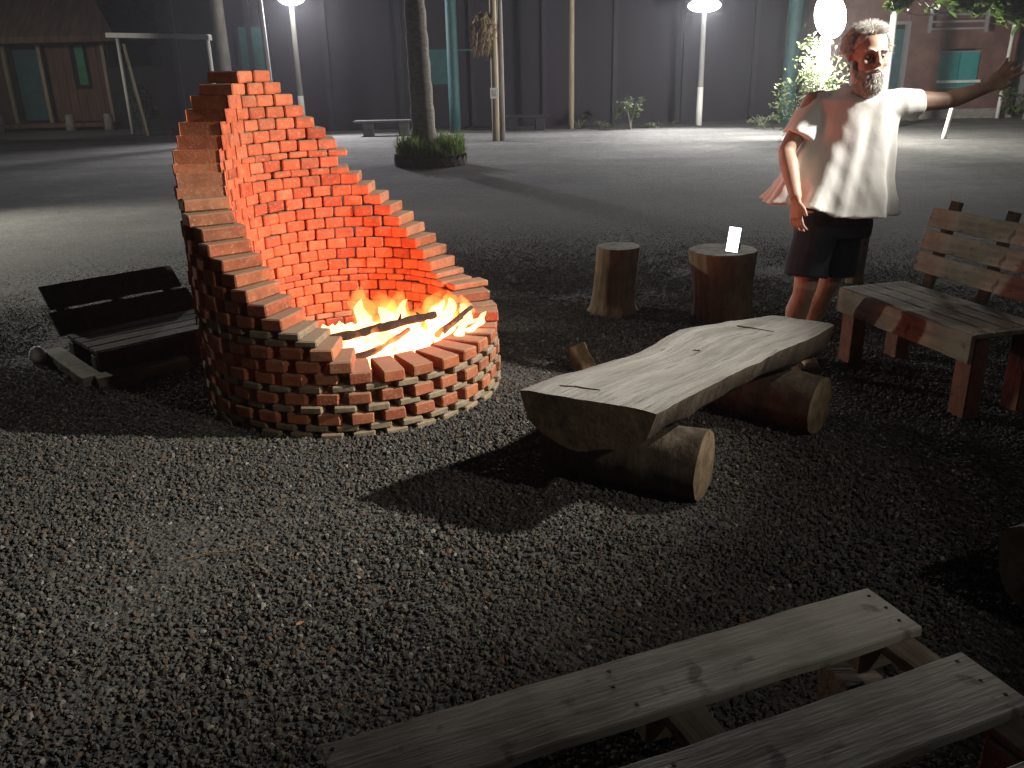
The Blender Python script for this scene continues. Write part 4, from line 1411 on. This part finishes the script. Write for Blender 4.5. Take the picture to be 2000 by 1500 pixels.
# ================================================================== THE MAN
def man():
    V = Vector
    t = thing('person', 'bearded man in a loose white shirt and dark shorts with one arm stretched out', 'person', (1.57, 4.08, 0))
    u = V((.97, -.22, 0)).normalized()
    fr = V((-.22, -.97, 0)).normalized()
    mb = MB()
    # torso under the shirt
    for z, rx, ry, c in ((0,) * 4,):
        pass
    def ell(c, rx, ry, n=20):
        c = V(c)
        return [c + u * rx * math.cos(2 * PI * k / n) + fr * ry * math.sin(2 * PI * k / n) for k in range(n)]
    mb.rings([ell((1.575, 4.08, .84), .14, .10), ell((1.58, 4.08, .98), .145, .105), ell((1.59, 4.07, 1.15), .15, .105), ell((1.60, 4.06, 1.27), .155, .10), ell((1.605, 4.06, 1.34), .14, .075), ell((1.615, 4.05, 1.385), .06, .055)])
    mb.tube([(1.615, 4.06, 1.34), (1.615, 4.04, 1.42), (1.61, 4.02, 1.49)], [(.062, .062), (.056, .058), (.055, .055)], 14)
    # right arm (left in the picture)
    sR, eR, wR = V((1.425, 4.10, 1.335)), V((1.300, 4.05, 1.126)), V((1.315, 3.90, .93))
    mb.tube([sR + V((.05, .01, .01)), sR, sR.lerp(eR, .35), sR.lerp(eR, .7), eR, eR.lerp(wR, .25), eR.lerp(wR, .6), wR], [.05, .056, .05, .043, .040, .043, .036, .027], 14)
    # left arm, stretched out
    sL, eL, wL = V((1.785, 4.02, 1.335)), V((2.025, 4.08, 1.332)), V((2.18, 4.04, 1.385))
    mb.tube([sL - V((.05, 0, 0)), sL, sL.lerp(eL, .35), sL.lerp(eL, .7), eL, eL.lerp(wL, .25), eL.lerp(wL, .6), wL], [.05, .056, .048, .042, .039, .041, .034, .026], 14)
    # legs
    hR, kR, aR = V((1.49, 4.09, .84)), V((1.452, 4.05, .48)), V((1.43, 4.17, .08))
    hL, kL, aL = V((1.65, 4.13, .84)), V((1.61, 4.17, .47)), V((1.56, 4.33, .08))
    for h_, k_, a_ in ((hR, kR, aR), (hL, kL, aL)):
        mb.tube([h_, h_.lerp(k_, .5), h_.lerp(k_, .85), k_, k_.lerp(a_, .12) , k_.lerp(a_, .35) + V((0, .02, 0)), k_.lerp(a_, .7), a_], [.088, .074, .060, .056, .050, .056, .042, .036], 14)
        mb.tube([a_ + V((0, .04, -.02)), a_ + V((.005, -.05, -.035)), a_ + V((.012, -.16, -.055))], [(.036, .045), (.042, .036), (.04, .02)], 12)
    # hands: palm + five fingers
    def hand(wr, fwd, side, nrm, curl, thumb_side, spread=.10):
        fwd, side, nrm = V(fwd).normalized(), V(side).normalized(), V(nrm).normalized()
        side = (side - fwd * side.dot(fwd)).normalized()
        nrm = fwd.cross(side).normalized() * (1 if fwd.cross(side).dot(nrm) > 0 else -1)
        mb.tube([wr - fwd * .01, wr + fwd * .02, wr + fwd * .055, wr + fwd * .088], [(.024, .020), (.032, .017), (.040, .016), (.037, .013)], 12) if False else None
        pts = [wr - fwd * .012, wr + fwd * .022, wr + fwd * .06, wr + fwd * .092]
        ws = [(.024, .019), (.034, .0165), (.041, .0155), (.038, .0125)]
        rings = []
        for p, (a_, b_) in zip(pts, ws):
            rings.append([p + side * a_ * math.cos(2 * PI * k / 14) + nrm * b_ * math.sin(2 * PI * k / 14) for k in range(14)])
        mb.rings(rings)
        for k, ln in enumerate((.070, .080, .076, .060)):
            s0 = (k - 1.5) * .0205
            p = wr + fwd * .086 + side * s0 * thumb_side * -1
            d = (fwd + side * (-thumb_side) * (k - 1.5) * spread).normalized()
            q = [p - d * .02]
            cur = 0
            for j, seg in enumerate((.45, .32, .23)):
                cur += curl * (.7 + .3 * j)
                dd = d * math.cos(cur) + nrm * math.sin(cur)
                q.append(q[-1] + dd * (ln * seg + (.02 if j == 0 else 0)))
            mb.tube(q, [.0095, .0092, .0083, .0070], 8)
        p = wr + fwd * .025 + side * thumb_side * .026
        d = (fwd * .75 + side * thumb_side * .75 + nrm * .25).normalized()
        mb.tube([p - d * .01, p + d * .03, p + d * .03 + (fwd * .9 + side * thumb_side * .3 + nrm * .2).normalized() * .038], [.0135, .0115, .0085], 8)
    hand(wR, (.03, -.10, -.96), (.35, -.9, 0), (1, .2, 0), .33, 1)
    hand(wL, (.72, -.12, .62), (.45, -.55, -.55), (-.45, -.5, .55), .14, 1, .22)
    # head
    hc = V((1.612, 4.0, 1.528))
    hf = V((.10, -.99, -.04)).normalized()
    hs = hf.cross(V((0, 0, 1))).normalized()       # viewer's left of the face is -hs... his right
    hu = hs.cross(hf).normalized()
    Hm = Matrix((hs, hf, hu)).transposed()
    def hp(x, y, z):
        return hc + Hm @ V((x, y, z))
    mb.ball(hp(0, -.012, .028), (.076, .094, .088), Hm, 3)          # skull
    mb.ball(hp(0, .02, -.045), (.060, .066, .072), Hm, 3)           # face
    mb.ball(hp(0, .045, -.085), (.040, .040, .034), Hm, 2)          # chin
    mb.ball(hp(0, .066, .028), (.056, .022, .016), Hm, 2)           # brow
    for sg in (-1, 1):
        mb.ball(hp(sg * .040, .056, -.025), (.024, .024, .020), Hm, 2)    # cheek bones
        mb.tube([hp(sg * .074, -.012, .022), hp(sg * .083, -.020, .010), hp(sg * .078, -.012, -.020)], [(.010, .016), (.010, .018), (.008, .010)], 8)
    mb.tube([hp(0, .078, .018), hp(0, .094, -.006), hp(0, .104, -.024), hp(0, .090, -.034)], [.009, .011, .0145, .010], 10)
    for sg in (-1, 1):
        mb.ball(hp(sg * .012, .090, -.028), (.009, .010, .008), Hm, 2)
    body = solidified(mb, .0062, 3, 'body', M['skin'], t)
    # carve eye sockets by pushing the skin in, then eyes as children
    me = body.data
    off = V(t.location)
    for v in me.vertices:
        p = v.co + off
        for sg in (-1, 1):
            d = (p - hp(sg * .030, .078, .004)).length
            if d < .024:
                v.co -= hf * .014 * (1 - (d / .024) ** 2)
        d = p - hp(0, .088, -.058)
        if abs(d.dot(hs)) < .026 and abs(d.dot(hu)) < .006 and abs(d.dot(hf)) < .04:
            v.co -= hf * .005
    for sg in (-1, 1):
        e = MB().ball(hp(sg * .030, .0585, .004), .0125, sub=2).build('eye', M['eye'], t, True)
        MB().ball(hp(sg * .030 - .001, .0685, .003), (.0055, .0055, .0055), sub=2).build('iris', M['pupil'], e, True)
    mb = MB()
    mb.tube([hp(-.024, .078, -.060), hp(0, .087, -.058), hp(.024, .078, -.060)], [.003, .0055, .003], 8)
    mb.build('mouth', M['lip'], t, True)
    # hair, eyebrows, beard: solid lumpy base plus locks
    rnd = random.Random(5)
    mb = MB()
    def locks(n, pick, ln, rad, grav):
        for _ in range(n):
            p, d = pick()
            d = d.normalized()
            L_ = ln * rnd.uniform(.6, 1.3)
            k = V((rnd.uniform(-.3, .3), rnd.uniform(-.3, .3), rnd.uniform(-.3, .3)))
            mb.tube([p, p + (d + k * .4) * L_ * .5, p + (d + k + V((0, 0, -grav))).normalized() * L_], [rad, rad * .8, rad * .15], 4)
    mb.ball(hp(0, -.024, .040), (.083, .094, .086), Hm, 3)
    for v in mb.bm.verts:
        q = Hm.transposed() @ (v.co - hc)
        # hairline: clear of the face
        lim = .052 if q.z > .06 else (.03 if q.z > .02 else -.005)
        if q.y > lim:
            q.y = lim + (q.y - lim) * .12
            if q.z < .075:
                q.x *= .86
        if q.z < -.03:
            q.y -= .0
        v.co = hc + Hm @ q + V(noise.noise_vector(v.co * 30)) * .003
    def pick_hair():
        while True:
            a, e = rnd.uniform(0, 2 * PI), rnd.uniform(-.25, 1)
            q = V((math.cos(a) * math.sqrt(1 - e * e), math.sin(a) * math.sqrt(1 - e * e), e))
            if q.y < .35 or q.z > .62:
                break
        p = hp(q.x * .081, -.024 + q.y * .092, .04 + q.z * .085)
        return p, (Hm @ V((q.x * .8, q.y * .5 - .15, q.z * .6 - .1)))
    locks(2600, pick_hair, .031, .0016, .35)
    mb.build('hair', M['hair'], t, True)
    mb = MB()
    mb.ball(hp(0, .038, -.108), (.050, .044, .040), Hm, 3)
    mb.ball(hp(0, .040, -.145), (.036, .032, .040), Hm, 2)
    for sg in (-1, 1):
        mb.tube([hp(sg * .070, .005, -.02), hp(sg * .066, .012, -.06), hp(sg * .045, .036, -.098)], [.010, .018, .024], 8)
    mb.tube([hp(-.036, .066, -.062), hp(0, .094, -.045), hp(.036, .066, -.062)], [.006, .009, .006], 8)
    for v in mb.bm.verts:
        v.co += V(noise.noise_vector(v.co * 40)) * .003
    def pick_beard():
        a = rnd.uniform(-1.35, 1.35)
        z = rnd.uniform(-.145, -.05)
        k = 1 - max(0, (-.11 - z)) / .09
        p = hp(math.sin(a) * .058 * k, .012 + math.cos(a) * .068 * k, z)
        return p, (Hm @ V((math.sin(a) * .4, math.cos(a) * .4, -.9)))
    locks(1700, pick_beard, .027, .0016, .8)
    mb.build('beard', M['beard'], t, True)
    mb = MB()
    for sg in (-1, 1):
        mb.tube([hp(sg * .012, .086, .026), hp(sg * .032, .082, .032), hp(sg * .052, .066, .026)], [.0045, .006, .003], 6)
    mb.build('eyebrows', M['hair'], t, True)

    # ---------------------------------------------------------------- shirt
    mb = MB()
    n = 72
    zs = [(.0, 1.0), (.12, 1.0), (.3, 1.0), (.5, 1.0), (.65, 1.0), (.8, 1.0), (.9, 1.0), (.96, 1), (1.0, 1)]
    def shirt_pt(a, s):
        """a = angle (0 his left, pi/2 front), s = 0 hem .. 1 collar"""
        # hem outline
        c0, c1, c2 = V((1.52, 4.06, 0)), V((1.595, 4.06, 0)), V((1.615, 4.045, 0))
        if s < .62:
            k = s / .62
            c = c0.lerp(c1, k)
            rx = .275 + (.190 - .275) * k ** .8
            ry = .175 + (.125 - .175) * k ** .7
        elif s < .9:
            k = (s - .62) / .28
            c = c1.lerp(c2, k)
            rx = .190 + (.185 - .190) * k
            ry = .125 + (.095 - .125) * k
        else:
            k = (s - .9) / .1
            c = c1.lerp(c2, 1)
            rx = .185 + (.078 - .185) * k ** .9
            ry = .095 + (.074 - .095) * k
        da = (a + PI) % (2 * PI) - PI
        right_front = math.exp(-((da - .45) / .75) ** 2)
        hem = .888 - .055 * (1 / (1 + math.exp(-(1.35 - abs(da - .35)) * 14)))
        ztop = 1.36 + .035 * max(0, (s - .9) / .1)
        if s < .9:
            z = hem + (1.352 - hem) * (s / .9)
        else:
            z = 1.352 + .055 * ((s - .9) / .1) ** 1.2
        if s > .92:                                   # V neck at the front
            z -= .055 * math.exp(-((da - 1.45) / .42) ** 2) * (s - .92) / .08
        fade = (1 - s) ** 1.1
        rad = 1 + fade * (.085 * math.sin(7 * a + 1.3 + s * 1.2) + .055 * math.sin(11 * a - .6 - s * 2.5) + .03 * math.sin(17 * a + 2))
        rad += .02 * noise.noise(V((math.cos(a) * 2, math.sin(a) * 2, s * 5))) * 2
        rad += .16 * right_front * fade               # loose front panel
        tail = math.exp(-((abs(da) - 2.75) / .5) ** 2)
        rad += .12 * tail * fade
        p = c + u * rx * rad * math.cos(a) + fr * ry * rad * math.sin(a)
        return V((p.x, p.y, z))
    S_ = [0, .06, .12, .2, .3, .4, .5, .6, .68, .75, .82, .87, .9, .93, .96, 1.0]
    mb.rings([[shirt_pt(2 * PI * k / n, s) for k in range(n)] for s in S_])
    def sleeve(pts, rad, seed):
        rings = []
        m_ = 22
        pts = [V(p) for p in pts]
        for i, p in enumerate(pts):
            d = (pts[min(i + 1, len(pts) - 1)] - pts[max(0, i - 1)]).normalized()
            a_ = d.cross(fr).normalized()
            b_ = d.cross(a_).normalized()
            r_ = rad[i]
            rings.append([p + (a_ * math.cos(2 * PI * k / m_) * r_[0] + b_ * math.sin(2 * PI * k / m_) * r_[1]) * (1 + .07 * (i / len(pts)) * math.sin(5 * 2 * PI * k / m_ + seed)) for k in range(m_)])
        mb.rings(rings)
    sleeve([(1.51, 4.09, 1.315), (1.445, 4.10, 1.315), (1.405, 4.09, 1.27), (1.378, 4.08, 1.215), (1.363, 4.075, 1.185)], [(.075, .07), (.072, .07), (.071, .072), (.076, .078), (.079, .080)], 1)
    sleeve([(1.68, 4.03, 1.30), (1.74, 4.02, 1.315), (1.79, 4.02, 1.325), (1.845, 4.035, 1.322), (1.875, 4.045, 1.322)], [(.085, .075), (.078, .07), (.070, .068), (.066, .068), (.066, .070)], 2)
    def wrinkle(co, no):
        out = co.copy()
        for i in range(len(co)):
            x, y, z = co[i]
            w_ = noise.noise(V((x * 9, y * 9, z * 3.5))) * .006 + noise.noise(V((x * 20 + z * 6, y * 20, z * 9))) * .0035
            out[i] += no[i] * w_
        return out
    solidified(mb, .0075, 3, 'shirt', M['shirt'], t, wrinkle)
    # ---------------------------------------------------------------- shorts
    mb = MB()
    mb.rings([ell((1.57, 4.09, .97), .155, .115), ell((1.572, 4.09, .88), .170, .128), ell((1.575, 4.10, .78), .182, .128), ell((1.575, 4.10, .72), .178, .12)])
    for h_, k_, o_ in ((hR, kR, -.01), (hL, kL, .012)):
        e_ = h_.lerp(k_, .86) + V((o_, 0, 0))
        mb.tube([h_ + V((0, 0, -.02)), h_.lerp(k_, .4), h_.lerp(k_, .7) + V((o_, 0, 0)), e_], [(.098, .105), (.098, .108), (.100, .108), (.103, .110)], 18)
    solidified(mb, .0085, 3, 'shorts', M['shorts'], t, lambda co, no: co + no * np.array([[noise.noise(V((a * 10, b * 10, c * 6))) * .007] for a, b, c in co]))
    # sandals
    for a_ in (aR, aL):
        mb = MB()
        mb.tube([a_ + V((0, .06, -.073)), a_ + V((.005, -.05, -.073)), a_ + V((.014, -.19, -.073))], [(.038, .008), (.046, .008), (.042, .007)], 12)
        mb.build('sandal', M['leather'], t, True)
man()
print('triangles', sum(len(o.data.loop_triangles) if o.data.calc_loop_triangles() is None else 0 for o in sc.objects if o.type == 'MESH'))

# ---------------------------------------------------------------- night haze, one closed box
hz = MB()
hz.box((0, 30, 9), (120, 110, 20.2))
o = hz.build('haze', [])
o['kind'] = 'stuff'
m = bpy.data.materials.new('haze')
m.use_nodes = True
nt = m.node_tree
nt.nodes.clear()
out = nt.nodes.new('ShaderNodeOutputMaterial')
pv = nt.nodes.new('ShaderNodeVolumePrincipled')
pv.inputs['Color'].default_value = (0.9, 0.9, 0.95, 1)
pv.inputs['Density'].default_value = 0.0012
pv.inputs['Anisotropy'].default_value = 0.6
nt.links.new(pv.outputs[0], out.inputs['Volume'])
o.data.materials.clear()
o.data.materials.append(m)
